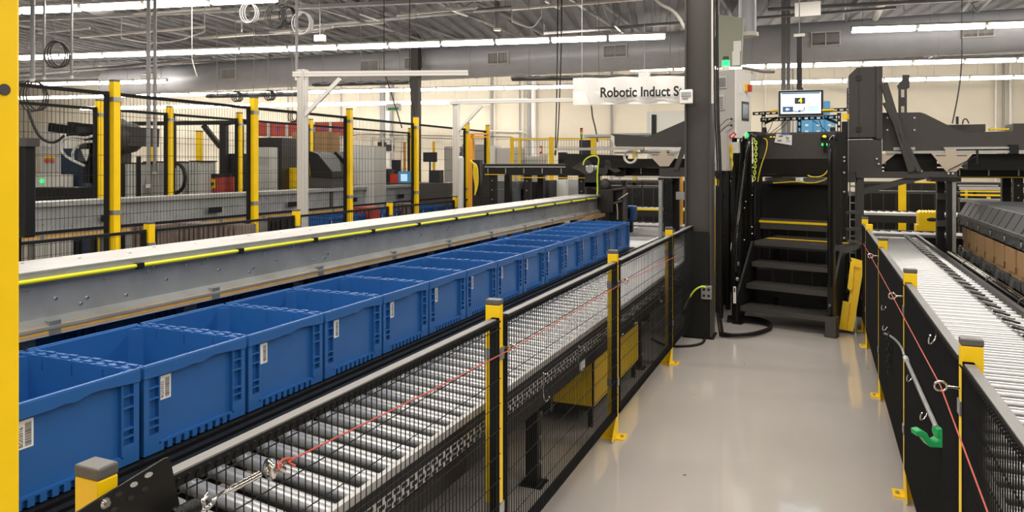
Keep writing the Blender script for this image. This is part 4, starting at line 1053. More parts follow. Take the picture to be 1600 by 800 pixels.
# ================================================================ stacked grey containers and cartons at the right
def gtote_stack(y, lab_t, lab_c, lab_b, i):
    pass
GX = 1.60; GP = .60; GZ = .585
def crate_lower(name, lab, y, zb, h, grp):
    o = thing(name, lab, 'crate', (GX + .62, y, zb), 0, grp)
    L2, D = .285, 1.2; q = MB(); a = -.62
    q.box(a, a + .02, -L2, L2, 0, h); q.box(a + D - .02, a + D, -L2, L2, 0, h); q.box(a, a + D, -L2, -L2 + .015, 0, h); q.box(a, a + D, L2 - .015, L2, 0, h); q.box(a, a + D, -L2, L2, 0, .02)
    q.build('body', M['gtote'], o, world=False, bevel=.004)
    return o, a
crates = []
for i in range(9):
    y = 5.35 + GP * i
    o, a = crate_lower('grey_crate', 'x', y, GZ, .10, 'grey base trays under the cartons')
    o['label'] = 'dark grey base tray under the cartons, %s from the camera' % ORD[i]
    q = MB(); q.xz([(a - .03, .02), (a, .03), (a, .09), (a - .012, .09)], -.12, .0); q.build('latch', M['gtote'], o, world=False)
    q = MB(); q.box(a - .02, a, .10, .20, .06, .13); q.build('handle', M['gtote'], o, world=False)
cz = GZ + .105
for i in range(12):
    y = 5.2 + .44 * i
    o = thing('carton', 'brown cardboard carton between grey trays, %s from the camera' % ORD[i], 'carton', (GX + .2, y, cz), 0, 'brown cartons in the grey stacks')
    MB().box(-.19, .19, -.205, .205, 0, .10).build('lower_flap_wall', M['card'], o, world=False, bevel=.003)
    MB().box(-.20, .20, -.2, .19, .10, .26).build('box_body', M['card'], o, world=False, bevel=.003)
    MB().box(-.204, -.198, -.195, .10, .05, .25).build('side_flap', M['card'], o, world=False)
for i in range(9):
    y = 5.35 + GP * i; zb = cz + .262
    o, a = crate_lower('grey_container', 'x', y, zb, .15, 'grey lidded containers on the cartons')
    o['label'] = 'dark grey container with open lid flaps, %s from the camera' % ORD[i]; o['category'] = 'container'
    q = MB(); q.box(a - .02, a + .01, -.29, .29, .11, .15); q.build('rim', M['gtote'], o, world=False, bevel=.003)
    q = MB(); q.xz([(a + .00, .15), (a + .02, .15), (a + .10, .30), (a + .08, .30)], -.27, -.02); q.build('lid_flap', M['gtote'], o, world=False)
    q = MB(); q.xz([(a + .00, .15), (a + .02, .15), (a + .10, .30), (a + .08, .30)], .02, .27); q.build('lid_flap', M['gtote'], o, world=False)
    q = MB(); q.box(a + .085, 2.0 - .9, -.295, .295, .29, .302); 
    for k in range(5): q.box(a + .12, 1.1, -.26 + k * .125, -.235 + k * .125, .302, .306)
    q.build('lid', M['gtote'], o, world=False)
    q = MB(); q.box(a - .03, a - .02, -.16, -.06, .03, .05); q.box(a - .03, a - .02, .12, .15, .04, .08); q.build('latch', M['dark'], o, world=False)
    q = MB(); q.box(a - .022, a - .0205, .18, .22, .05, .09); q.build('printed_mark', M['alu'], o, world=False)
# ================================================================ machine at the right
T = Frame(0, 10.0, 0)
o = thing('control_tower', 'tall dark grey sheet metal tower cabinet right of the steps', 'cabinet', (.55, 10.2, 0))
x0, x1, z0, z1 = T.rect(1326, 1369, 105, 215, -.1); c0 = T.at(1339, 105, -.1).x; zc = T.at(1326, 118, -.1).z
q = T.mb(); q.xz([(x0, z0), (x1, z0), (x1, z1), (c0, z1), (x0, zc)], -.1, .5); up = q.build('upper_cabinet', M['dark'], o, bevel=.004)
q = T.mb(); xs_ = T.at(1341.5, 150, -.1).x; q.box(xs_, xs_ + .006, -.103, -.1, z0 + .02, z1 - .02); q.build('door_seam', M['ink'], up)
for v in (122, 202): 
    q = T.mb(); T.box(q, 1338, 1346, v - 4, v + 4, -.112, -.1); q.build('hinge', M['dark2'], up)
q = T.mb()
for k in range(7): z = z1 - .25 - k * .035; q.box(x0 - .012, x0, .05, .3, z, z + .018)
q.build('side_louvre', M['dark2'], up)
q = T.mb(); T.box(q, 1369, 1379, 104, 217, -.12, .45); q.build('corner_channel', M['dark'], o)
q = T.mb(); T.box(q, 1326, 1378, 218, 271, -.1, .5); T.box(q, 1326, 1340, 271, 285, -.1, .5); q.build('lower_body', M['dark'], o, bevel=.004)
q = T.mb(); T.box(q, 1338, 1350, 272, 430, -.1, .02, z0=0); q.build('leg', M['dark'], o)
q = T.mb(); T.box(q, 1338, 1496, 268, 278.5, -.12, -.02); q.build('cross_beam', M['dark'], o)
q = T.mb(); q.bar(T.at(1346, 300, -.06), T.at(1448, 274, -.06), .07, .07); q.build('diagonal_brace', M['dark'], o)
q = T.mb()
for (u, v) in ((1370, 248), (1373, 256), (1380, 267), (1425, 266), (1440, 267), (1482, 271), (1489, 271)): q.cyl(T.at(u, v, -.12), T.at(u, v, -.135), .012, 8)
q.build('bolt_heads', M['alu'], o)['kind'] = 'stuff'
for a_, b_, w_ in (((1381, 130), (1424, 268), .075), ((1383, 160), (1436, 268), .055)):
    q = T.mb(); q.bar(T.at(*a_, -.1), T.at(*b_, -.1), .10, w_); q.build('diagonal_strut', M['dark'], o)
# ladder like cable tray beneath
q = T.mb(); T.box(q, 1327, 1329, 285, 410, .1, .12); T.box(q, 1336, 1338, 285, 410, .1, .12)
for k in range(9): T.box(q, 1329, 1336, 290 + 13 * k, 292 + 13 * k, .1, .12)
q.build('cable_ladder', M['galv'], o)
# frame legs in the conveyor zone
o = thing('support_trestle', 'black support frame with bright right leg under the sorter', 'frame', T.w(1478, 300, 0) * 1)
o.location.z = 0; PM[o.name] = Matrix.Translation(o.location)
q = T.mb(); T.box(q, 1464, 1476, 282, 380, 0, .1, z0=0); q.build('leg', M['black'], o)
q = T.mb(); T.box(q, 1480, 1488, 282, 380, -.3, -.2, z0=0); q.build('leg', M['black'], o)
q = T.mb(); T.box(q, 1488, 1494, 280, 380, -.3, -.2, z0=0); q.build('leg', M['galv'], o)['label'] = 'bright galvanised leg'
q = T.mb(); T.box(q, 1465, 1480, 302, 312, -.05, .0); T.box(q, 1465, 1480, 345, 354, -.05, 0); q.build('cross_bar', M['dark'], o)
q = T.mb(); T.box(q, 1455, 1502, 277, 284, -.32, .1); q.build('head_plate', M['black'], o)
# overhead sorter side plates, one each side of the steps
def pl(frame, pts, y0, y1): 
    q = frame.mb(); q.xz([(frame.at(u, v, y0).x, frame.at(u, v, y0).z) for u, v in pts], y0, y1); return q
o = thing('sorter_cover', 'long dark side plate of the sorter stepping down to the right', 'cover', T.w(1500, 230, 0))
q = pl(T, [(1379, 176), (1438, 175.5), (1446, 178), (1500, 205), (1512, 206.5), (1700, 203), (1700, 236), (1379, 236)], .0, .04); q.build('side_plate', M['dark'], o)
q = T.mb(); T.box(q, 1475, 1540, 194.5, 206, .3, .6); q.build('rear_box', M['dark'], o)
q = T.mb()
for (u, v) in ((1386.5, 184), (1386.5, 203), (1429, 184), (1429, 203)): q.cyl(T.at(u, v, 0), T.at(u, v, -.01), .011, 8)
q.build('bolt_heads', M['alu'], o)['kind'] = 'stuff'
q = T.mb(); T.box(q, 1396, 1430, 230, 234.5, -.06, 0); T.box(q, 1475, 1578, 229.5, 233, -.06, 0); T.box(q, 1385, 1700, 235, 239, -.08, 0); q.build('bright_rail', M['rail'], o)
q = T.mb(); T.box(q, 1578, 1592, 226, 240, -.1, 0); q.build('sensor_block', M['black'], o)
q = T.mb(); T.box(q, 1547, 1577, 200.5, 203, .05, .15); q.build('yellow_edge', M['yellow'], o)
q = pl(T, [(1404, 185.5 + 0), (1417, 185.5), (1417, 139), (1421, 137), (1421, 117), (1410, 117), (1410, 124), (1402, 134), (1404, 140)], .12, .16); b_ = q.build('slotted_upright', M['dark'], o)
q = pl(T, [(1408, 152), (1413, 152), (1413, 140), (1408, 140)], .115, .12); q.build('slot', M['cream'], b_); q = pl(T, [(1408, 178), (1413, 178), (1413, 166), (1408, 166)], .115, .12); q.build('slot', M['cream'], b_)
q = T.mb(); q.tube([T.at(1504, 194, .2), T.at(1505, 187, .2), T.at(1510, 185, .2), T.at(1514, 193, .2)], .008, 6, smooth_pts=2); T.box(q, 1494, 1498, 182, 194, .2, .23); q.build('top_fittings', M['ink'], o)
q = T.mb(); T.box(q, 1583, 1700, 192, 206, .1, .5); q.build('end_box', M['dark'], o)
for (u0, u1, v0, v1, lab) in ((1455, 1522, 239, 269, 'beige'),):
    q = pl(T, [(1455, 239.5), (1477, 239.5), (1477, 233), (1494, 233), (1494, 239.5), (1521, 239.5), (1494, 268.5), (1479, 268.5)], -.14, -.12); vp = q.build('funnel_plate', M['beige'], o)
    q = T.mb(); T.box(q, 1462, 1478, 242.5, 243.7, -.143, -.14); T.box(q, 1495, 1511, 242.5, 243.7, -.143, -.14); q.build('slot', M['ink'], vp)
q = T.mb(); q.cyl(T.at(1482, 266, -.16), T.at(1526, 244, -.16), .006, 6); q.cyl(T.at(1527, 256, -.1), T.at(1527, 234, -.1), .012, 8); q.build('gas_spring', M['ink'], o)
q = T.mb(); T.box(q, 1385, 1464, 240, 267, .15, .5); T.box(q, 1512, 1700, 240, 266, .15, .5); q.build('dark_chute', M['black'], o)
q = pl(T, [(1379, 240), (1400, 240), (1372, 262), (1372, 256)], -.05, -.03); q.build('chute_lip', M['beige'], o)
o = thing('sorter_cover', 'long dark side plate of the sorter left of the steel column', 'cover', T.w(1010, 220, 0))
q = pl(T, [(955, 209), (1013, 213), (1030, 206), (1078, 185), (1118, 178), (1118, 230), (1066, 230), (962, 229), (958, 220)], .0, .04); q.build('side_plate', M['dark'], o)
q = T.mb(); T.box(q, 912, 958, 210, 214, .1, .4); T.box(q, 958, 1016, 208, 211, .2, .6); q.build('top_tray', M['galv'], o)
q = T.mb(); T.box(q, 1018, 1025, 179, 211, .1, .16); q.build('slotted_upright', M['ink'], o)
q = pl(T, [(955, 211), (960, 213), (960, 228), (954, 216)], -.02, .0); q.build('corner_gusset', M['alu'], o)
q = T.mb(); T.box(q, 866, 1005, 230.5, 234.5, -.20, -.12); T.box(q, 1000, 1046, 234, 237, -.10, -.02); T.box(q, 1046, 1072, 236, 239, -.1, -.02); T.box(q, 960, 1060, 237, 240, -.06, -.02); q.build('bright_rail', M['rail'], o)
q = pl(T, [(1012, 240), (1031, 240), (1031, 234), (1042, 234), (1042, 240), (1059, 240), (1045, 260), (1031, 260)], -.14, -.12); vp = q.build('funnel_plate', M['beige'], o)
q = T.mb(); T.box(q, 1018, 1029, 241.5, 242.6, -.143, -.14); T.box(q, 1043, 1054, 241.5, 242.6, -.143, -.14); q.build('slot', M['ink'], vp)
q = T.mb(); q.torus(T.at(985, 245, -.05), (0, 1, 0), .085, .018, 20, 6); q.build('white_pulley', M['white'], o)
q = T.mb(); q.bar(T.at(1074, 215, -.1), T.at(1056, 266, -.1), .06, .06); q.build('diagonal_strut', M['dark'], o)
q = T.mb(); T.box(q, 955, 1075, 248, 262, .15, .5); q.build('dark_chute', M['black'], o)
# sheet of clear plastic behind
o = thing('clear_screen', 'pale translucent plastic screen behind the left sorter plate', 'screen', T.w(1040, 230, 1.2))
q = T.mb(); x0, x1, z0, z1 = T.rect(1011, 1075, 174, 211, 1.2); q.box(x0, x1, 1.2, 1.206, 1.657, z1); q.build('sheet', M['glass'], o)
# sorter track along the back
o = thing('sorter_track', 'long black sorter conveyor running across behind the aisle', 'conveyor', (-1, 10.7, 0))
q = MB(); q.box(-4.95, 4.2, 10.55, 10.60, 1.54, 1.66); q.build('side_rail', M['black'], o)
q = MB(); q.box(-4.95, 4.2, 11.3, 11.35, 1.54, 1.66); q.build('side_rail', M['black'], o)
q = MB(); q.cyl((-4.95, 10.54, 1.70), (4.2, 10.54, 1.70), .022, 10); q.build('top_tube', M['black'], o)
q = MB(); q.box(-4.95, -2.9, 10.53, 10.55, 1.665, 1.69); q.build('bright_strip', M['rail'], o)
q = MB(); q.box(-4.95, -4.6, 10.535, 10.55, 1.545, 1.556); q.box(-4.4, -3.0, 10.535, 10.55, 1.50, 1.512); q.box(1.6, 4.2, 10.535, 10.55, 1.545, 1.556); q.build('yellow_line', M['yellow'], o)
q = MB(); q.box(-4.95, 4.2, 10.6, 11.3, 1.64, 1.655); q.build('belt', M['dark2'], o)
x = -4.9
q = MB()
while x < 4.1:
    q.box(x, x + .015, 10.527, 10.535, 1.57, 1.65); x += .31
q.build('rail_joints', M['galv'], o)['kind'] = 'stuff'
for x in (-4.9, -4.3, -3.4, -2.1, -.6, 2.2, 3.4): 
    MB().box(x, x + .1, 10.6, 10.7, 0, 1.54).build('leg', M['black'], o); MB().box(x, x + .1, 11.2, 11.3, 0, 1.54).build('leg', M['black'], o)
    q = MB()
    for k in range(9): q.cyl((x + .05, 10.6, .25 + k * .15), (x + .05, 10.593, .25 + k * .15), .01, 6)
    q.build('leg_bolts', M['galv'], o)['kind'] = 'stuff'
# cross conveyors behind
def cross_conv(lab, x0, x1, y0, y1, z, pitch=.11, skew=0, railm='rail', r=.027):
    o = thing('roller_conveyor', lab, 'conveyor', ((x0 + x1) / 2, (y0 + y1) / 2, 0))
    for y in (y0, y1): MB().box(x0, x1, y - .02, y + .02, z - .12, z + .035).build('side_rail', M['dark2'], o)
    MB().box(x0, x1, y0 - .025, y0 - .02, z + .0, z + .037).build('rail_cap', M[railm], o)
    g = MB(); g.cyl((x0 + .05 - skew / 2, y0 + .02, z), (x0 + .05 + skew / 2, y1 - .02, z), r, 12); r_ = g.build('roller', M['roller'], o)
    n = min(98, int((x1 - x0 - .1) / pitch))
    for k in range(1, n): c = r_.copy(); C.objects.link(c); c.location.x = r_.location.x + k * pitch
    MB().box(x0, x1, y0, y1, z - .12, z - .09).build('drip_pan', M['black'], o)
    x = x0 + .2
    while x < x1:
        MB().box(x, x + .07, y0 - .02, y0 + .05, 0, z - .12).build('leg', M['black'], o); x += 1.6
    return o
cross_conv('roller conveyor crossing at the far end of the right lane', .55, 4.2, 11.45, 12.1, .70, .14, -.35)
cross_conv('second roller conveyor crossing behind, with pale rollers', -.9, 4.6, 13.6, 14.4, .86, .12, -.2)
cross_conv('upper roller conveyor seen under the sorter on the right', 1.0, 5.2, 16.6, 17.3, .95, .12, -.2)
cross_conv('roller conveyor crossing behind the last blue tote', -4.4, -1.0, 11.5, 12.2, .70, .12, .35)
cross_conv('conveyor with yellow edge beyond the last blue tote', -3.6, -1.1, 13.4, 14.0, .86, .12, .2, 'ycable')
cross_conv('left part of the cross roller bed beside the fence end', -1.95, -.98, 8.75 + 2.7, 9.1 + 2.9, .69, .1, .1) if False else None
B2 = Frame(0, 12.6, 0)
o = thing('yellow_guard', 'yellow corrugated guard cover on the crossing conveyor', 'guard', B2.w(1453, 350, 0))
q = B2.mb(); B2.box(q, 1436, 1466, 333, 352, 0, .35)
x0, x1, z0, z1 = B2.rect(1436, 1466, 333, 352, 0)
for k in range(6): x = x0 + k * (x1 - x0) / 6; q.xz([(x, z1), (x + (x1 - x0) / 6, z1), (x + (x1 - x0) / 6, z1 + .03)], 0, .35)
q.build('cover', M['yellow'], o)
q = B2.mb(); c = B2.at(1457, 343, -.002); q.sphere(c, .05, 10, sc=(1.6, .1, .6)); q.build('emblem_patch', M['ink'], o)
q = B2.mb(); B2.box(q, 1432, 1470, 352, 362, .0, .3, z0=.0); q.build('stand', M['yellow'], o)
for (u0, u1, v0, v1, yy, lab, mt_) in ((1404, 1416, 286, 331, 15.2, 'orange-yellow broad post seen under the sorter, on the right', 'yellow'),
                                      (1509, 1512, 293, 314, 15, 'thin yellow post above the grey containers', 'yellow'), (1543, 1548, 308, 322, 14, 'short yellow post above the grey containers', 'yellow'),
                                      (988, 995, 216, 300, 15.5, 'thin yellow post behind the left sorter plate', 'yellow'), (816, 820, 282, 330, 12.6, 'narrow yellow post left of the beam end', 'yellow'), (862, 865, 280, 318, 13.2, 'thin yellow post behind the beam end', 'yellow'),
                                      (1114, 1122, 322, 360, 8.9, 'yellow upright peeping out right of the steel column', 'yellow'), (1062, 1066, 270, 330, 12, 'narrow orange post left of the steel column', 'orange')):
    f = Frame(0, yy, 0); o = thing('yellow_post', lab, 'post', f.w((u0 + u1) / 2, v1, 0))
    o.location.z = 0; PM[o.name] = Matrix.Translation(o.location)
    q = f.mb(); f.box(q, u0, u1, v0, v1, 0, .08, z0=0); q.build('upright', M[mt_], o)
# rails above containers (right background)
o = thing('guard_rail', 'white and yellow double rail beyond the grey containers', 'rail', (3.5, 14.5, 0))
f = Frame(0, 14.5, 0); q = f.mb(); f.box(q, 1500, 1700, 293, 298, 0, .1); f.box(q, 1497, 1560, 289, 291, .3, .35); q.build('white_rail', M['rail'], o)
q = f.mb(); f.box(q, 1502, 1700, 299, 301, -.02, .08); f.box(q, 1502, 1595, 304, 306.5, -.04, .06); f.box(q, 1430, 1465, 284, 286, .2, .3); q.build('yellow_rail', M['yellow'], o)
q = f.mb()
for u in (1520, 1580): f.box(q, u, u + 6, 300, 330, 0, .08, z0=0)
q.build('post', M['black'], o)
# ================================================================ mechanism at the end of the beam
o = thing('drive_unit', 'dark drive mechanism with motor at the far end of the beam', 'machine', (-3.0, 10.1, 0))
K = Frame(0, 9.97, 0)
q = K.mb(); K.box(q, 931, 958, 296, 332, -.05, .15); q.build('end_plate', M['dark2'], o, bevel=.01)
q = K.mb(); K.box(q, 952, 973, 291, 340, .05, .25, z0=0); q.build('side_housing', M['black'], o)
q = K.mb(); K.box(q, 973, 978, 292, 340, .0, .1, z0=0); q.build('upright', M['dark'], o)
q = pl(K, [(880, 240), (981, 243), (977, 274), (968, 279), (955, 272), (940, 270), (905, 272), (884, 262)], .35, .38); q.build('back_shield', M['black'], o)
q = pl(K, [(893, 262), (912, 250), (918, 250), (930, 262), (944, 262), (946, 250), (950, 250), (970, 267), (962, 270), (950, 264), (948, 272), (936, 276), (915, 274), (905, 267)], .2, .28); q.build('bracket_arms', M['dark'], o)
q = K.mb(); K.box(q, 914, 932, 272, 292, .0, .2); q.xz([(K.at(922, 292, 0).x, K.at(922, 292, 0).z)] + [(K.at(u, v, 0).x, K.at(u, v, 0).z) for u, v in ((914, 292), (914, 285), (934, 285), (934, 300))], .0, .2); q.build('mount_block', M['dark2'], o)
q = K.mb(); c = K.at(925, 264, .0); q.cyl(c, c + Vector((0, -.12, 0)), .055, 16); q.cyl(K.at(916, 262, -.08), K.at(928, 262, -.08), .03, 12); q.sphere(K.at(931, 262, -.05), .035, 10); q.build('motor', M['galv'], o)
q = K.mb(); q.tube([K.at(911, 258, -.1), K.at(913, 250, -.1), K.at(922, 244, -.1), K.at(932, 243, -.1), K.at(936, 248, -.1), K.at(934, 262, -.1), K.at(933, 280, -.12), K.at(934, 296, -.12), K.at(933, 306, -.12)], .010, 8, smooth_pts=2); q.build('flexible_cable', M['lime'], o)
q = K.mb(); q.sphere(K.at(946, 288, .05), .085, 12, sc=(1, .8, 1)); q.cyl(K.at(952, 298, .0), K.at(976, 294, .0), .02, 8); q.cyl(K.at(955, 319, -.02), K.at(972, 314, -.02), .02, 8); q.build('shaft', M['dark'], o)
q = K.mb(); q.tube([K.at(966, 312, -.03), K.at(975, 306, -.05), K.at(981, 302, -.03)], .01, 6, smooth_pts=2); q.tube([K.at(964, 318, -.03), K.at(965, 330, -.03), K.at(965, 343, -.03)], .01, 6); q.build('thin_cable', M['beige'], o)
q = MB(); q.box(-3.1, -2.95, 10.0, 10.15, 0, 1.05); q.build('pedestal', M['black'], o)
o = thing('cardboard_tray', 'flat brown cardboard tray behind the last blue tote', 'carton', (-2.95, 9.4, 0)); 
q = MB(); q.box(-3.35, -2.75, 8.9, 9.8, .985, 1.0); q.build('base', M['card'], o); q = MB(); q.box(-3.35, -3.33, 8.9, 9.8, 1.0, 1.03); q.box(-2.77, -2.75, 8.9, 9.8, 1.0, 1.03); q.build('side_walls', M['card'], o)
q = MB(); q.box(-3.1, -3.0, 9.3, 9.4, 0, .985); q.build('stand', M['black'], o)
K2 = Frame(0, 10.9, 0)
o = thing('blue_motor', 'small blue motor beside the end of the beam', 'motor', K2.w(984, 345, -.6)); 
f = Frame(0, 10.3, 0); q = f.mb(); f.box(q, 977, 991, 322, 345, 0, .2); q.build('housing', M['blue'], o, bevel=.02)
q = f.mb(); f.box(q, 979, 985, 326, 342, -.01, 0); q.build('cooling_fins', M['black'], o); q = f.mb(); f.box(q, 981, 987, 345, 360, .05, .15, z0=0); q.build('stand', M['black'], o)
for (u0, u1, v0, yy, mt_, lab) in ((1029, 1034, 278, 9.6, 'galv', 'pale galvanised upright beside the roller bed'), (1041, 1049, 280, 9.9, 'black', 'thick black upright left of the steel column'), (1055, 1061, 268, 10.1, 'black', 'black upright right beside the steel column'), (972, 978, 282, 12.4, 'black', 'black upright behind the blue motor')):
    f = Frame(0, yy, 0); o = thing('rack_upright', lab, 'upright', f.w((u0 + u1) / 2, 360, 0)); o.location.z = 0; PM[o.name] = Matrix.Translation(o.location)
    q = f.mb(); f.box(q, u0, u1, v0, 360, 0, .08, z0=0); q.build('post', M[mt_], o)
    q = f.mb(); f.box(q, u0 - 1, u1 + 1, v0, v0 + 3, -.01, .09); q.build('head_plate', M['black'], o)
f = Frame(0, 9.9, 0)
o = thing('top_rail', 'dark horizontal frame rail left of the steel column', 'rail', f.w(1010, 280, 0)); q = f.mb(); f.box(q, 958, 1062, 276, 278, 0, .05); f.box(q, 958, 1030, 280.5, 282, .1, .15); q.build('rail', M['galv'], o)
f.box(f.mb(), 0, 1, 0, 1, 0, .1)
q = f.mb(); f.box(q, 1030, 1075, 262, 276, 0, .12); q.build('dark_beam', M['dark'], o); q = f.mb(); f.box(q, 1056, 1075, 300, 312, 0, .1); q.build('arm', M['galv'], o)
q = f.mb(); q.tube([f.at(990, 303, .1), f.at(1000, 305, .1), f.at(1004, 290, .1), f.at(1003, 283, .1)], .01, 6, smooth_pts=2); q.tube([f.at(986, 300, .1), f.at(992, 308, .1), f.at(1000, 306, .1)], .01, 6, smooth_pts=2); q.build('hanging_cable', M['ink'], o)
# ================================================================ background, left cell
def bgt(name, lab, cat, u0, u1, v1, d, rz=0, grp=None, ground=True):
    c = W((u0 + u1) / 2, v1, d=d); o = thing(name, lab, cat, (c.x, c.y, 0 if ground else c.z), 0, grp); f = Frame(c.x, c.y, rz); return o, f
def bgbox(name, lab, cat, mt, u0, u1, v0, v1, d, dep=.4, rz=BA, ground=False, z0=None, part='body', grp=None, extra=None, bevel=0):
    o, f = bgt(name, lab, cat, u0, u1, v1, d, rz, grp, ground)
    q = f.mb(); f.box(q, u0, u1, v0, v1, 0, dep, z0=0.0 if ground else z0); q.build(part, M[mt], o, bevel=bevel)
    if extra: extra(o, f)
    return o, f
M['wcab'] = mat('white_cabinet', (.55, .54, .50), .5); M['fluted'] = mat('fluted_grey_sheet', (.50, .50, .47), .45, .2)
M['shelfblue'] = mat('blue_logo', (.03, .08, .5), .5); M['brown'] = mat('brown_grey_slats', (.16, .12, .10), .7, noise=.2, nscale=10)
M['redbin'] = mat('red_bin', (.42, .06, .04), .5); M['haze'] = mat('white_wall_panel', (.8, .76, .68), .6)
# grey cabinet with yellow switches
def ex(o, f):
    q = f.mb(); f.box(q, 68, 84, 244, 247, -.02, 0); q.build('yellow_band', M['yellow'], o)
    for u in (72, 80): q = f.mb(); q.cyl(f.at(u, 251, 0), f.at(u, 251, -.06), .035, 10); q.build('red_knob', M['red'], o)
    q = f.mb()
    for u in (68, 73, 78): q.cyl(f.at(u, 226, 0), f.at(u, 226, -.02), .05, 12)
    q.build('meters', M['grille'], o)
bgbox('control_cabinet', 'pale control cabinet with red knobs behind the far left fence', 'cabinet', 'wcab', 63, 94, 196, 262, 13.5, ground=True, extra=ex)
bgbox('white_box', 'low white box with green light behind the far left fence', 'box', 'wcab', 50, 86, 273, 292, 12.5, ground=True, extra=lambda o, f: (lambda q: (q.cyl(f.at(65, 283, 0), f.at(65, 283, -.03), .03, 10), q.build('green_lamp', M['ledg'], o)))(f.mb()))
bgbox('dark_bench', 'long dark bench behind the far left fence', 'bench', 'black', 50, 125, 293, 306, 10.6, .5, ground=False, z0=.9)
o = C.objects[-2] if False else None
bgbox('yellow_skirt', 'yellow skirting strip under the robot bench', 'strip', 'yellow', 83, 168, 309, 316, 11.3, .1, z0=1.0, extra=lambda o, f: (lambda q: (f.box(q, 120, 124, 316, 330, .02, .08, z0=0), q.build('leg', M['black'], o)))(f.mb()))
bgbox('blue_screen', 'dark blue screen cabinet beside the robot arm', 'cabinet', 'dblue', 95, 132, 232, 258, 13, .3, ground=True)
# robot arm
o, f = bgt('robot_arm', 'big black industrial robot arm with pale hoses, far left cell', 'robot', 60, 180, 300, 11.5, BA)
q = f.mb(); q.cyl(f.at(176, 300, .4) * 1, f.at(176, 262, .4), .32, 16); q.cyl(f.at(176, 262, .4), f.at(176, 250, .4), .25, 16); c = f.at(176, 300, .4); q.cyl((c.x, c.y, 0), (c.x, c.y, c.z), .34, 16); q.build('base', M['dark2'], o)
q = f.mb(); q.bar(f.at(176, 255, .35), f.at(176, 215, .35), .42, .34); q.sphere(f.at(180, 212, .35), .30, 14); q.sphere(f.at(200, 215, .35), .26, 12); q.bar(f.at(180, 212, .35), f.at(238, 215, .35), .34, .3); q.build('lower_arm', M['dark'], o)
q = f.mb(); q.bar(f.at(176, 210, .2), f.at(112, 203, .2), .20, .26); q.cyl(f.at(130, 199, .0), f.at(130, 208, .0), .16, 12); q.bar(f.at(112, 203, .2), f.at(80, 199, .2), .12, .14); q.build('upper_arm', M['black'], o)
q = f.mb(); q.bar(f.at(142, 210, .1), f.at(140, 286, .1), .12, .14); q.bar(f.at(134, 226, .1), f.at(132, 254, .05), .12, .2); q.build('wrist', M['black'], o)
q = f.mb(); q.xz([(f.at(u, v, 0).x, f.at(u, v, 0).z) for u, v in ((126, 233), (140, 233), (140, 240), (136, 252), (131, 252), (126, 240))], -.02, .0); q.build('white_plate', M['wcab'], o)
for P_ in (((148, 211), (135, 216), (112, 213), (98, 218), (94, 226), (98, 240), (112, 250), (132, 259)), ((144, 221), (130, 222), (118, 228), (113, 240), (114, 248)), ((44, 172), (52, 196), (62, 215), (78, 224), (92, 220), (100, 212))):
    q = f.mb(); q.tube([f.at(u, v, -.1) for u, v in P_], .022, 7, smooth_pts=2); q.build('hose', M['wcab'] if P_[0][0] != 44 else M['ink'], o)
o, f = bgt('overhead_rail', 'black horizontal machine rail over the grey fluted cabinets', 'rail', 185, 388, 190, 12, BA, ground=True)
q = f.mb(); f.box(q, 185, 388, 189, 195, 0, .12); q.build('beam', M['dark2'], o)
for u in (190, 343): q = f.mb(); f.box(q, u, u + 9, 190, 300, .02, .12, z0=0); q.build('post', M['dark2'], o)
q = f.mb(); q.bar(f.at(318, 196, .05), f.at(345, 230, .05), .07, .07); q.bar(f.at(345, 196, .05), f.at(372, 190, .05), .05, .05); q.build('brace', M['dark2'], o)
for i, (u0, u1, v0, dd_) in enumerate(((196, 222, 256, 11.2), (224, 262, 254, 11.4), (264, 285, 254, 11.3), (296, 313, 253, 11.2))):
    o, f = bgt('fluted_cabinet', 'grey fluted metal cabinet behind the tall fence, %s from the left' % ORD[i], 'cabinet', u0, u1, 306, dd_, BA, 'grey fluted cabinets')
    q = f.mb(); f.box(q, u0, u1, v0, 306, .02, .42, z0=0); x0, x1, a, b = f.rect(u0, u1, v0, 306, .0); n = int((x1 - x0) / .05)
    for k in range(n): q.box(x0 + k * .05, x0 + k * .05 + .025, 0, .02, .05, b)
    q.build('body', M['fluted'], o); q = f.mb(); q.box(x0 - .01, x1 + .01, -.0, .43, b, b + .02); q.build('top', M['dark2'], o)
bgbox('black_post', 'thin black post between the fluted cabinets', 'post', 'black', 213, 217, 244, 306, 11, .05, ground=True)
# coiled hose
o, f = bgt('hose_coil', 'large coil of black hose hanging behind the second yellow post', 'hose', 256, 292, 300, 10.6, BA, ground=False)
for k in range(4): q = f.mb(); q.torus(f.at(274, 278, .04 * k), (0, 1, 0), .15 + .008 * k, .014, 24, 6, st=(1, 1.35)); q.build('loop', M['wire'], o)
q = f.mb(); q.cyl(f.at(274, 262, .05), f.at(274, 190, .05), .01, 6); q.build('hanger', M['ink'], o)
for i, (u, v0) in enumerate(((234, 203), (309, 206))):
    o, f = bgt('yellow_bollard', 'small yellow post far behind the %s fluted cabinets' % ('left' if i == 0 else 'right'), 'post', u - 3, u + 3, 262, 15, BA)
    q = f.mb(); f.box(q, u - 3.5, u + 3.5, v0, 262, 0, .09, z0=0); q.build('upright', M['yellow'], o); q = f.mb(); f.box(q, u - 3.7, u + 3.7, v0 - 2, v0, 0, .1); q.build('cap', M['grey_cap'], o)
def ex(o, f):
    q = f.mb(); f.box(q, 327, 336, 280, 294, -.01, 0); l = q.build('yellow_sticker', M['yellow'], o)
    q = f.mb(); q.xz([(f.at(u, v, 0).x, f.at(u, v, 0).z) for u, v in ((328, 288), (333, 284), (335, 288), (331, 292))], -.014, -.01); q.build('sticker_mark', M['ink'], l)
    q = f.mb(); f.box(q, 318, 345, 272, 277, -.02, .3); q.build('dark_top', M['ink'], o)
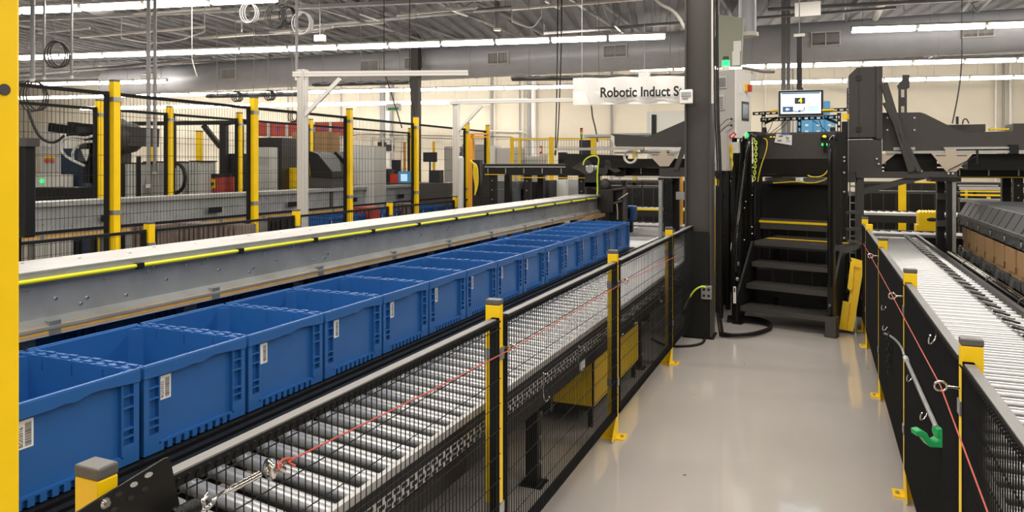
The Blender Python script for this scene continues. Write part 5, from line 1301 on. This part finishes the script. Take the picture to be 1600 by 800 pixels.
bgbox('red_machine', 'dark red machine with yellow warning sticker behind the fence', 'machine', 'redbin', 316, 347, 277, 302, 11.5, .5, ground=True, extra=ex)
bgbox('dark_cabinet', 'black machine cabinet behind the third rear yellow post', 'cabinet', 'ink', 346, 376, 240, 302, 12, .5, ground=True)
bgbox('dark_machine', 'wide black machine left of the taller gantry post', 'machine', 'dark2', 404, 440, 215, 300, 14, .6, ground=True)
bgbox('press_head', 'grey press head above the black machine, beside the gantry', 'machine', 'wcab', 404, 421, 230, 258, 13.2, .3, ground=True)
bgbox('dark_table', 'long dark table behind the fence by the gantry post', 'table', 'ink', 396, 470, 252, 290, 15, .5, ground=True)
bgbox('tan_carton', 'stack of tan cartons behind the taller gantry', 'cartons', 'card', 456, 513, 206, 227, 16, .6, ground=True)
bgbox('yellow_cart', 'yellow bin cart behind the taller gantry post', 'cart', 'yellow', 452, 484, 262, 286, 14.2, .3, ground=True)
bgbox('blue_box', 'pale blue box above the yellow bin cart', 'box', 'lblue', 456, 471, 240, 257, 14.8, .3, z0=.9)
# red wall shelf with blue marks
def ex(o, f):
    for u in (432, 470, 503, 529): q = f.mb(); f.box(q, u, u + 4, 198, 203, -.01, 0); q.build('blue_mark', M['shelfblue'], o)
    q = f.mb()
    for u in (419, 448, 490, 516, 544): f.box(q, u - 2, u + 2, 190, 280, -.06, -.01, z0=0)
    q.build('white_upright', M['wcab'], o)['label'] = 'white rack uprights'
bgbox('red_rack', 'long red rack with small blue marks at the back', 'rack', 'redbin', 402, 541, 191, 212, 21, .5, ground=False, z0=None, extra=ex)
# induct hoods
for i, (pts) in enumerate((((482, 236), (496, 240), (519, 268), (519, 278), (485, 276)), ((508, 252), (524, 236), (545, 256), (545, 282), (530, 276)))):
    o, f = bgt('induct_hood', 'black tilted hood machine behind the fence, %s of the pair' % ('left' if i == 0 else 'right'), 'machine', pts[0][0], pts[2][0], 290, 12.5 + i * .9, BA, 'black tilted hoods')
    q = f.mb(); q.xz([(f.at(u, v, 0).x, f.at(u, v, 0).z) for u, v in pts], 0, .7); q.build('hood', M['black'], o, bevel=.01)
    q = f.mb(); f.box(q, pts[0][0] + 2, pts[2][0] - 2, 274, 292, .05, .6, z0=0); q.build('pedestal', M['dark'], o)
def ex(o, f):
    x0, x1, a, b = f.rect(549, 585, 228, 286, 0); q = f.mb(); k = x0
    while k < x1: q.box(k, k + .03, -.015, 0, .1, b); k += .06
    q.build('fluting', M['wcab'], o)
bgbox('fluted_cabinet', 'large pale fluted cabinet between the third and fourth tall posts', 'cabinet', 'fluted', 549, 585, 228, 290, 13.5, .6, ground=True, extra=ex)
bgbox('black_printer', 'small black printer on the far conveyor', 'printer', 'ink', 564, 581, 271, 285, 15.3, .3, z0=1.31)
bgbox('black_seat_back', 'black angular bin left of the red bin', 'bin', 'ink', 594, 608, 264, 285, 15.3, .3, z0=1.31)
bgbox('red_bin', 'small red bin beside the pale blue bin', 'bin', 'red', 608.5, 621, 272, 286, 15.3, .3, z0=1.31)
bgbox('back_counter', 'long dark counter behind the far beam carrying printer and bins', 'counter', 'dark', 540, 700, 286, 292, 15.1, .8, ground=True)
def ex(o, f): q = f.mb(); f.box(q, 626, 636, 272, 283, -.01, 0); q.build('pale_label', M['spale'], o)
bgbox('pale_blue_bin', 'pale blue bin just left of the fourth tall yellow post', 'bin', 'lblue', 622, 640, 268, 286, 15.3, .3, z0=1.31, extra=ex)
for i, (u0, u1, v0, v1) in enumerate(((584, 601, 250, 270), (612, 625, 250, 272), (661, 682, 238, 253))):
    o, f = bgt('monitor', 'dark switched-off monitor at the back, %s from the left' % ORD[i], 'monitor', u0, u1, v1, 16, BA, 'dark monitors at the back')
    q = f.mb(); f.box(q, u0, u1, v0, v1, 0, .06); q.build('screen', M['ink'], o); q = f.mb(); u = (u0 + u1) / 2; f.box(q, u - 1, u + 1, v1, v1 + 10, .02, .06, z0=0); q.build('stand', M['dark'], o)
o, f = bgt('wire_shelving', 'tall pale metal shelving at the back, behind the dark monitors', 'shelving', 580, 625, 290, 19, BA)
q = f.mb()
for u in (580, 597, 612, 625): f.box(q, u, u + 1.8, 214, 290, 0, .04, z0=0)
for v in (216, 236, 262): f.box(q, 580, 626, v, v + 1.6, 0, .5)
q.build('rack', M['alu'], o)
q = f.mb(); f.box(q, 590, 600, 222, 236, .1, .3); f.box(q, 604, 612, 226, 236, .1, .3); q.build('stored_parts', M['dark'], o)
bgbox('black_motor', 'black box machine on the far beam near the second gantry', 'machine', 'ink', 670, 687, 266, 285, 15.3, .3, z0=1.31)
bgbox('grey_cabinet', 'wide pale grey cabinet against the back wall behind the thin yellow post', 'cabinet', 'cabgrey', 694, 716, 229, 285, 22, .6, ground=True)
bgbox('grey_cabinet', 'grey cabinet against the back wall right of the second gantry post', 'cabinet', 'cabgrey', 722, 762, 226, 285, 22.3, .6, ground=True)
bgbox('yellow_stanchion', 'thin yellow post among the grey cabinets at the back', 'post', 'yellow', 675.5, 679, 221, 264, 17, .06, ground=True)
for i, u in enumerate((630, 637)): bgbox('yellow_stanchion', 'thin orange-yellow post left of the fourth tall post, %s one' % ('left' if i == 0 else 'right'), 'post', 'orange', u, u + 3, 222, 266, 17, .06, ground=True)
# gas cylinder
o, f = bgt('gas_cylinder', 'white upright gas cylinder beside the second gantry post', 'cylinder', 715, 724, 300, 12.3, 0)
c = f.at(720, 300, 0); t_ = f.at(720, 248, 0).z; q = f.mb(); q.cyl((c.x, 0, 0), (c.x, 0, t_), .05, 14); q.sphere((c.x, 0, t_), .05, 12); q.build('bottle', M['wcab'], o); q = f.mb(); q.cyl((c.x, 0, t_ + .03), (c.x, 0, t_ + .11), .022, 8); q.build('valve', M['dark'], o)
# yellow gate
o, f = bgt('yellow_gate', 'yellow gate frame with orange top rails right of the second gantry', 'gate', 729, 762, 305, 12.6, 0)
q = f.mb(); f.box(q, 731, 738, 209, 305, 0, .1, z0=0); q.build('post', M['orange'], o); q = f.mb(); f.box(q, 736, 762, 208, 210.5, 0, .05); f.box(q, 736, 762, 213, 215, 0, .05); q.build('top_rail', M['orange'], o)
for k in range(5): q = f.mb(); q.tube([f.at(735, 250 + k, -.05), f.at(741 + k, 256, -.06), f.at(739 + 2 * k, 272, -.05), f.at(743 + k, 290, -.04), f.at(742, 305, -.04)], .01, 6, smooth_pts=2); q.build('cable', M['ycable'], o)
q = f.mb(); f.box(q, 738, 750, 250, 300, .0, .1, z0=0); q.build('dark_post', M['dark2'], o)
bgbox('dark_rack', 'dark equipment rack behind the last tall yellow post', 'rack', 'dark2', 745, 766, 256, 305, 14, .5, ground=True)
# clutter below the far beam
for i, (u0, u1, v0, v1, mt_, lab) in enumerate(((205, 240, 352, 372, 'brown', 'brown slatted crate beneath the far beam, left'), (252, 372, 350, 378, 'brown', 'long brown slatted skirt beneath the far beam'), (418, 446, 340, 356, 'dark2', 'dark gear unit beneath the far beam'),
        (552, 578, 324, 332, 'redbin', 'dark red motor beneath the far beam'), (600, 640, 318, 332, 'brown', 'brown box beneath the far beam, right'))):
    o, f = bgt('floor_crate', lab, 'crate', u0, u1, v1, W((u0 + u1) / 2, X=-7.0, z=0).dot(Vector((-math.sin(TH), math.cos(TH), 0))), 0)
    q = f.mb(); x0, x1, a, b = f.rect(u0, u1, v0, v1, 0); a = .6 if 'motor' in lab or 'gear' in lab else 0; q.box(x0, x1, .06, .3, .0, b)
    k = x0
    while k < x1: q.box(k, k + .05, 0, .06, .0, b); k += .08
    q.build('slats', M[mt_], o)
# ================================================================ background, centre
o, f = bgt('yellow_fence', 'low yellow-framed mesh fence in the middle distance under the sign', 'fence', 797, 955, 290, 16, BA)
q = f.mb(); f.box(q, 797, 955, 215.5, 218, .02, .06); q.build('top_rail', M['yellow'], o)
for u0, u1 in ((797, 802), (810, 813), (857.5, 864.5), (923, 931)): q = f.mb(); f.box(q, u0, u1, 214, 290, 0, .1, z0=0); q.build('post', M['yellow'], o)
q = f.mb(); x0, x1, a, b = f.rect(802, 955, 218, 290, .04); x = x0
while x < x1: q.cyl((x, .04, .2), (x, .04, b), .003, 4); x += .06
z = .3
while z < b: q.cyl((x0, .04, z), (x1, .04, z), .003, 4); z += .15
q.build('wire_mesh', M['wire'], o)
bgbox('grey_machine', 'grey boxy machine behind the yellow-framed fence, left', 'machine', 'cabgrey', 775, 812, 231, 252, 19, .8, ground=True, bevel=.02)
bgbox('grey_machine', 'rounded white machine left of the yellow-framed fence', 'machine', 'wcab', 764, 774, 227, 262, 19, .8, ground=True, bevel=.05)
bgbox('white_counter', 'white counter with boxes behind the yellow-framed fence', 'counter', 'wcab', 818, 848, 244, 258, 20, .8, ground=True)
bgbox('parts_box', 'pale brown parts box on the white counter', 'box', 'beige', 843, 853, 241, 252, 19.5, .3, ground=True)
def ex(o, f): q = f.mb(); f.box(q, 843.5, 846, 231, 237, -.01, 0); q.build('white_text_block', M['label'], o)
bgbox('fire_sign', 'small red sign on the yellow-framed fence', 'sign', 'red', 843, 847, 228, 240, 15.985, .01, extra=ex)
bgbox('black_unit', 'black angular unit behind the beam mechanism', 'machine', 'ink', 872, 884, 238, 252, 17, .4, ground=True)
bgbox('dark_rack', 'dark equipment rack behind the third yellow fence post', 'rack', 'dark2', 905, 923, 219, 245, 18, .6, ground=True)
o, f = bgt('signal_tower', 'small red amber green signal tower under the sign', 'beacon', 906, 910, 214, 13, 0, ground=False)
for (v0, v1, mt_) in ((200, 202, 'ink'), (202, 206, 'red'), (206, 210, 'orange'), (210, 214, 'green')):
    q = f.mb(); a = f.at(908.5, v1, 0); b = f.at(908.5, v0, 0); q.cyl(a, b, .024, 10); q.build({'ink': 'cap', 'red': 'red_lens', 'orange': 'amber_lens', 'green': 'green_lens'}[mt_], M[mt_], o)
q = f.mb(); a = f.at(908.5, 214, 0); q.cyl((a.x, 0, -0.0), a, .012, 6); q.build('stem', M['dark'], o)
for i, (u0, u1, v0, v1, d_, mt_, lab) in enumerate(((766, 806, 283, 296, 12.6, 'gtote', 'upper grey plastic bin left of the beam end'), (766, 800, 296, 318, 12.4, 'gtote', 'lower grey plastic bin left of the beam end'), (806, 836, 284, 330, 12.8, 'dark2', 'dark machine body below the sorter, left of the beam end'),
        (840, 858, 282, 326, 12.9, 'ink', 'dark motor housing below the sorter'), (868, 884, 281, 318, 13.2, 'wcab', 'pale striped panel below the sorter'), (888, 902, 280, 312, 12.6, 'fluted', 'pale grey panel left of the drive mechanism'))):
    bgbox('grey_bin' if mt_ == 'gtote' else 'machine_block', lab, 'bin' if mt_ == 'gtote' else 'machine', mt_, u0, u1, v0, v1, d_, .4, 0, ground=i > 0)
for i, (u0, u1) in enumerate(((776, 796), (797, 818), (819, 840))):
    bgbox('blue_crate', 'blue crate top just above the near beam, %s from the left' % ORD[i], 'crate', 'blue', u0, u1, 322 - i, 334, 12.0, .4, 0, ground=True, part='body', grp='blue crates behind the beam end')
# blue crates behind the console
o, f = bgt('stacked_crates', 'x', 'crate', 1254, 1300, 208, 14, BA); bpy.data.objects.remove(o)
n_ = 0
for r_ in range(3):
    for c_ in range(3):
        u0 = 1252 + c_ * 18; v0 = 180 + r_ * 10
        def ex(o, f, u0=u0, v0=v0): q = f.mb(); f.box(q, u0 + 6, u0 + 11, v0 + 4, v0 + 7, -.005, 0); q.build('pale_label', M['label'], o)
        bgbox('blue_crate', 'pale blue crate seen through the slotted frame, %s row, %s column' % (('top', 'middle', 'lowest')[r_], ('left', 'centre', 'right')[c_]), 'crate', 'lblue', u0, u0 + 17.6, v0, v0 + 9.8, 13, .5, BA, extra=ex, grp='pale blue crates behind the console')
bgbox('crate_rack', 'pale shelf holding the blue crates behind the console', 'shelf', 'wcab', 1250, 1308, 209.9, 213, 13, .6, BA, ground=True)
bgbox('blue_crate', 'single pale blue crate on top of the pile, right of the monitor', 'crate', 'lblue', 1286, 1297, 158, 178, 13.3, .3, BA)
# dark machinery behind the steps and columns so that the aisle ends in equipment
def mach(lab, u0, u1, v0, v1, yy, dep, mt_, name='machine_cabinet'):
    f = Frame(0, yy, 0); c = f.w((u0 + u1) / 2, v1, 0); o = thing(name, lab, 'machine', (c.x, c.y, 0)); q = f.mb(); f.box(q, u0, u1, v0, v1, 0, dep, z0=.12); q.build('body', M[mt_], o)
    x0, x1, a, b = f.rect(u0, u1, v0, v1, 0); q = f.mb(); q.box(x0 + .05, x1 - .05, .05, dep - .05, 0, .12); q.build('plinth', M['black'], o)
    q = f.mb(); k = 0
    while x0 + .15 + k * .22 < x1: xx = x0 + .12 + k * .22; q.box(xx, xx + .012, -.01, 0, .2, b - .05); k += 1
    q.box(x0, x1, -.012, 0, b - .05, b); q.build('panel_seams', M['galv'] if k % 2 else M['dark'], o); return o
mach('black machine cabinet behind the steps', 1186, 1300, 296, 400, 10.4 - .7, .4, 'black')
mach('black cabinet between the steel column and the steps', 1122, 1178, 285, 380, 10.6 - .6, .5, 'black')
mach('low black drive unit on the floor behind the steps', 1160, 1300, 416, 440, 9.2, .2, 'black')
mach('dark machinery right of the steps under the tower cabinet', 1305, 1336, 300, 400, 11.3 - .9, .4, 'black')
mach('dark conveyor side wall far behind the right lane', 1350, 1700, 300, 318, 16.0, .3, 'black')
mach('dark machinery bank farther behind the right lane', 1350, 1700, 285, 300, 19.5, .5, 'dark2')
mach('dark conveyor drive behind the crossing conveyor on the right', 1500, 1700, 312, 340, 13.0, .2, 'black')
mach('dark machinery bank far behind the sorter, left of the column', 880, 1075, 282, 300, 15.5, .4, 'dark2')
mach('dark machine block behind the grey bins at the left', 765, 880, 283, 330, 14.2, .4, 'black')
mach('dark machinery farther back, between sorter legs', 900, 1060, 290, 335, 14.8, .3, 'black')
# far wall pipes
def pipe(lab, P_, r, mt_='joist', name='wall_pipe', cat='pipe', grp=None, sm=0):
    q = MB(); q.tube(P_, r, 8, smooth_pts=sm); o = q.build(name, M[mt_]); tag(o, lab, cat, grp); return o
def bx_at(u, b): return b * math.tan(math.atan((u - 800) / F) - (TH - BA))
def PW(u, v, b):      # on the plane building-y = b
    x = bx_at(u, b); p = BW(x, b); d = p.dot(Vector((-math.sin(TH), math.cos(TH), 0))); p.z = Zat(v, d); return p
wi = 0
for u, w_ in ((768, .05), (773, .03), (812, .03), (817, .03), (827, .09), (834, .12), (956, .05), (1017, .02), (450, .03), (1196, .03), (1239, .03), (1556, .04), (1568, .04), (1579, .05), (598, .12), (606, .12), (612, .05), (560, .03), (533, .03)):
    p = PW(u, 200, WB - .12); pipe('vertical pale wall pipe, %s along the back wall' % ORD[wi], [(p.x, p.y, .1), (p.x, p.y, CZ - .1)], w_, 'white' if wi % 2 else 'joist', grp='vertical pipes on the back wall'); wi += 1
pipe('bent pale conduit on the back wall at the left', [PW(764, 204, WB - .15), PW(800, 206, WB - .15), PW(815, 205, WB - .15), PW(826, 210, WB - .15), PW(830, 222, WB - .15)], .03, 'white', sm=2)
pipe('thin dark horizontal pipe along the back wall', [PW(440, 232, WB - .2), PW(560, 210, WB - .2), PW(800, 214, WB - .2)], .015, 'dark')
# light columns of the hall
for i, (u0, u1, b, mt_, lab) in enumerate(((1221, 1227.5, 17.2, 'joist', 'slim grey steel hall column behind the monitor, left half'), (1229, 1235, 17.2, 'joist', 'slim grey steel hall column behind the monitor, right half'), (644, 656, 20.5, 'dark', 'dark grey hall column above the fourth tall yellow post'))):
    p0, p1 = PW(u0, 200, b), PW(u1, 200, b); w2 = (p1 - p0).length / 2; c = (p0 + p1) / 2
    o = thing('hall_column', lab, 'column', (c.x, c.y, 0)); MB().box(-w2, w2, -.1, .1, .02, CZ - .02).build('shaft', M[mt_], o, world=False); MB().box(-w2 - .1, w2 + .1, -.2, .2, 0, .02).build('base_plate', M['dark'], o, world=False)
# ceiling services : long pipes, loops, hanging cables
def zfix(P_, z): 
    for p in P_: p.z = z
    return P_
for i, (u0, v0, u1, v1, z, r, mt_) in enumerate(((143, 27, 345, 13, 5.05, .03, 'white'), (60, 51, 140, 44, 5.0, .03, 'white'), (125, 58, 320, 42, 4.95, .03, 'white'), (312, 60, 520, 42, 4.9, .04, 'white'), (370, 33, 470, 22, 5.1, .03, 'white'), (485, 44, 600, 35, 4.95, .03, 'white'),
        (620, 24, 745, 12, 5.1, .03, 'white'), (740, 18, 870, 8, 5.1, .03, 'white'), (800, 14, 1075, -8, 5.15, .04, 'white'), (400, 52, 506, 46, 4.9, .06, 'joist'), (562, 22, 600, 35, 5.1, .02, 'white'), (696, 12, 730, 25, 5.15, .03, 'white'), (850, 0, 873, 13, 5.2, .03, 'white'),
        (1200, 15, 1600, -6, 5.0, .04, 'joist'), (1180, 28, 1400, 12, 4.9, .03, 'joist'), (560, 108, 760, 93, 5.0, .05, 'joist'), (30, 118, 330, 92, 5.1, .05, 'joist'), (1380, 0, 1368, 27, 5.2, .09, 'white'), (490, 40, 800, 12, 5.35, .05, 'joist'), (850, 52, 1075, 35, 4.8, .04, 'joist'), (960, 40, 975, 92 - 38, 4.7, .02, 'white'))):
    a = W(u0, v0, z=z); b = W(u1, v1, z=z)
    if v0 > HZ - 5 or v1 > HZ - 5: continue
    pipe('straight pale ceiling conduit, %s of the conduits counted from the left' % ORD[i], [a, b], r, mt_, 'ceiling_conduit', 'conduit', 'pale conduits under the roof')
    hm = (a + b) / 2; q = MB(); q.cyl(hm, (hm.x, hm.y, CZ), .006, 5); q.cyl(a, (a.x, a.y, CZ), .006, 5); q.build('hanger', M['joist'], C.objects[-1] if False else bpy.data.objects[list(PM)[-1]])

# lamp dome, poles, hoses and hanging cables under the roof
p = W(156, 14, z=4.7); o = thing('dome_lamp', 'round glass dome lamp under the nearest tube row, top left', 'lamp', p)
q = MB(); q.cyl(p + Vector((0, 0, .02)), p + Vector((0, 0, .10)), .42, 24, r2=.18); q.build('reflector', M['dark'], o)
q = MB(); q.sphere(p, .24, 20, sc=(1, 1, .55)); q.build('glass_bowl', M['joist'], o); q = MB(); q.cyl(p + Vector((0, 0, .1)), (p.x, p.y, CZ), .015, 8); q.build('stem', M['joist'], o)
for i, (u, v0, v1, d, r, lab) in enumerate(((51, 27, 125, 12, .035, 'pale service pole hanging at the far left'), (69, 60, 122, 13, .022, 'thin white drop pipe at the far left, left of two'), (112, 66, 120, 13, .022, 'thin white drop pipe at the far left, right of two'), (232, 0, 290, 11, .03, 'grey service pole hanging between the yellow posts, left of two'), (242, 0, 270, 11.4, .028, 'grey service pole hanging between the yellow posts, right of two'),
        (463.5, 52, 122, 9.6, .02, 'white drop pipe above the taller gantry post'), (1168, 0, 54, 9.5, .11, 'wide grey drop pipe with white ring right of the column'), (777, 10, 46, 17, .07, 'short white pipe stub under the roof in the centre'), (378, 0, 48, 14, .012, 'thin hanging rod above the second tall post'))):
    a = W(u, v1, d=d); o = thing('drop_pipe', lab, 'pipe', (a.x, a.y, a.z)); q = MB(); q.cyl(a, (a.x, a.y, CZ), r, 12); q.build('tube', M['duct'] if r > .1 else M['joist'], o)
    q = MB(); q.cyl(a - Vector((0, 0, .03)), a + Vector((0, 0, .02)), r * 1.25, 12); q.build('end_ring', M['white'], o)
for i, (u, v, d, r, mt_, lab) in enumerate(((387, 20, 13, .14, 'joist', 'pale cable loop under the roof, left of three'), (428, 26, 13, .16, 'ink', 'black cable coil under the roof'), (447, 24, 13.4, .13, 'ink', 'small black cable coil under the roof'), (470, 36, 13, .16, 'joist', 'pale cable coil under the roof, right of three'), (86, 85, 12.5, .18, 'dark', 'big grey cable loop hanging at the far left'), (368, 151, 15, .08, 'ink', 'small black ring hanging left of the second tall post'), (419, 149, 15, .08, 'ink', 'small black ring hanging right of the second tall post'), (457, 182, 15, .09, 'ink', 'dark ring hanging behind the fence beside the gantry'), (50, 150, 12, .2, 'dark', 'tangle of grey cable loops at the left edge'))):
    c = W(u, v, d=d); o = thing('cable_coil', lab, 'cable', c)
    for k in range(3): q = MB(); q.torus(c + Vector((.02 * k, .03 * k, 0)), (-math.sin(TH), math.cos(TH), .1 * k), r * (1 - .04 * k), .012, 20, 6, st=(1, 1.3)); q.build('loop', M[mt_], o)
    q = MB(); q.cyl(c + Vector((0, 0, r)), (c.x, c.y, CZ), .006, 5); q.build('hanger', M['joist'], o)
for i, (P_, d, r, mt_, lab) in enumerate(((((872, -30), (871, 60), (870, 140), (869, 190), (867, 243)), 14, .012, 'ink', 'long dark cable hanging to the yellow fence, left of two'), (((878, -30), (877, 80), (874, 160), (872, 210), (868, 243)), 14, .012, 'ink', 'long dark cable hanging to the yellow fence, right of two'),
        (((924, 166), (926, 185), (930, 198), (934, 222)), 13.5, .014, 'dark', 'short dark cable hanging below the white banner'), (((1503, 78), (1502, 110), (1497, 150), (1488, 193)), 12, .012, 'dark', 'dark cable hanging to the sorter cover at the right'),
        (((1022, -4), (1034, 8), (1050, 15), (1062, 28), (1070, 44), (1078, 50)), 12.5, .03, 'white', 'thick white flexible hose at the top left of the column'), (((600, 110), (606, 130), (616, 160), (628, 200)), 14, .012, 'ink', 'dark cable hanging behind the third tall post'), (((640, 110), (642, 150), (648, 180)), 14, .012, 'ink', 'dark cable hanging at the grey hall column'),
        (((300, 92), (304, 108), (308, 120)), 13, .012, 'white', 'thin pale rod hanging over the second yellow post'), (((1122, 40), (1150, 30), (1165, 22), (1172, 14)), 10.5, .01, 'white', 'thin white wire to the drop pipe, upper'), (((1118, 60), (1150, 48), (1168, 40), (1174, 30)), 10.5, .01, 'white', 'thin white wire to the drop pipe, lower'),
        (((500, 50), (540, 60), (580, 58), (650, 44)), 15, .015, 'joist', 'sagging grey cable under the roof at the centre'), (((800, 34), (815, 40), (833, 45), (846, 26)), 13.5, .012, 'white', 'pale sagging cable above the tube row, centre'), (((190, 60), (230, 68), (275, 66), (320, 50)), 14.5, .015, 'joist', 'sagging pale cable under the roof, left'),
        (((1160, 106), (1175, 108), (1190, 112), (1210, 112)), 9.5, .02, 'joist', 'grey cable bundle right of the grey cabinet'))):
    P3 = [W(u, v, d=d) for u, v in P_]; q = MB(); q.tube(P3, r, 7, smooth_pts=2); q.cyl(P3[0], (P3[0].x, P3[0].y, CZ if P_[0][1] < 120 else P3[0].z + .15), .008, 5)
    if 'sagging' in lab: q.cyl(P3[-1], (P3[-1].x, P3[-1].y, CZ), .008, 5)
    tag(q.build('hanging_cable', M[mt_]), lab, 'cable')
# small ceiling junction boxes and the EXIT-free lamp housings
for i, (u, v, d, lab) in enumerate(((1262, 15, 12, 'white box under the roof above the monitor pole'), (500, 60, 13, 'small white sensor under the roof'), (1007, 118, 13, 'small white box on the rail above the banner'), (1175, 121, 14, 'small pale box on the wall above the grey cabinet'))):
    c = W(u, v, d=d); o = thing('junction_box', lab, 'box', c); s_ = .10 if i != 0 else .2
    MB().box(-s_, s_, -.05, .05, -s_ * .6, s_ * .6).build('box', M['white'], o, world=False, bevel=.01); MB().cyl((0, 0, s_ * .6), (0, 0, CZ - c.z), .008, 6).build('hanger', M['joist'], o, world=False)
p = W(615, 172, d=24); o = thing('green_sign', 'tiny white and green sign hung before the back wall', 'sign', p)
MB().box(-.28, .28, -.03, .03, -.02, .22).build('panel', M['label'], o, world=False); MB().box(-.2, .2, -.035, -.03, 0, .08).build('green_stripe', M['green'], o, world=False); MB().cyl((0, 0, .2), (0, 0, CZ - p.z), .01, 6).build('hanger', M['joist'], o, world=False)
# long dark cable tray hanging in front of the back wall
for i, (u0, u1, v0, v1, d, lab) in enumerate(((325, 470, 152, 143, 17, 'dark cable tray under the roof behind the second tall post'), (490, 640, 134, 131, 17, 'dark cable tray behind the taller gantry arm'), (800, 1075, 125, 117, 15.5, 'dark cable tray under the duct above the banner'))):
    a, b = W(u0, v0, d=d), W(u1, v1, d=d * .97); b.z = a.z; o = thing('cable_tray', lab, 'cable tray', a)
    q = MB(); q.bar(a, b, .18, .03); q.bar(a + Vector((0, 0, .05)), b + Vector((0, 0, .05)), .02, .05); q.build('tray', M['dark'], o)
    q = MB(); P_ = [a.lerp(b, k / 16) + Vector((0, -.05, .04 + .03 * math.sin(k * 2.1))) for k in range(17)]; q.tube(P_, .03, 6, smooth_pts=1); q.build('cables', M['joist'], o)
    for t in (.1, .5, .9): c = a.lerp(b, t); MB().cyl(c, (c.x, c.y, CZ), .008, 5).build('hanger', M['joist'], o)
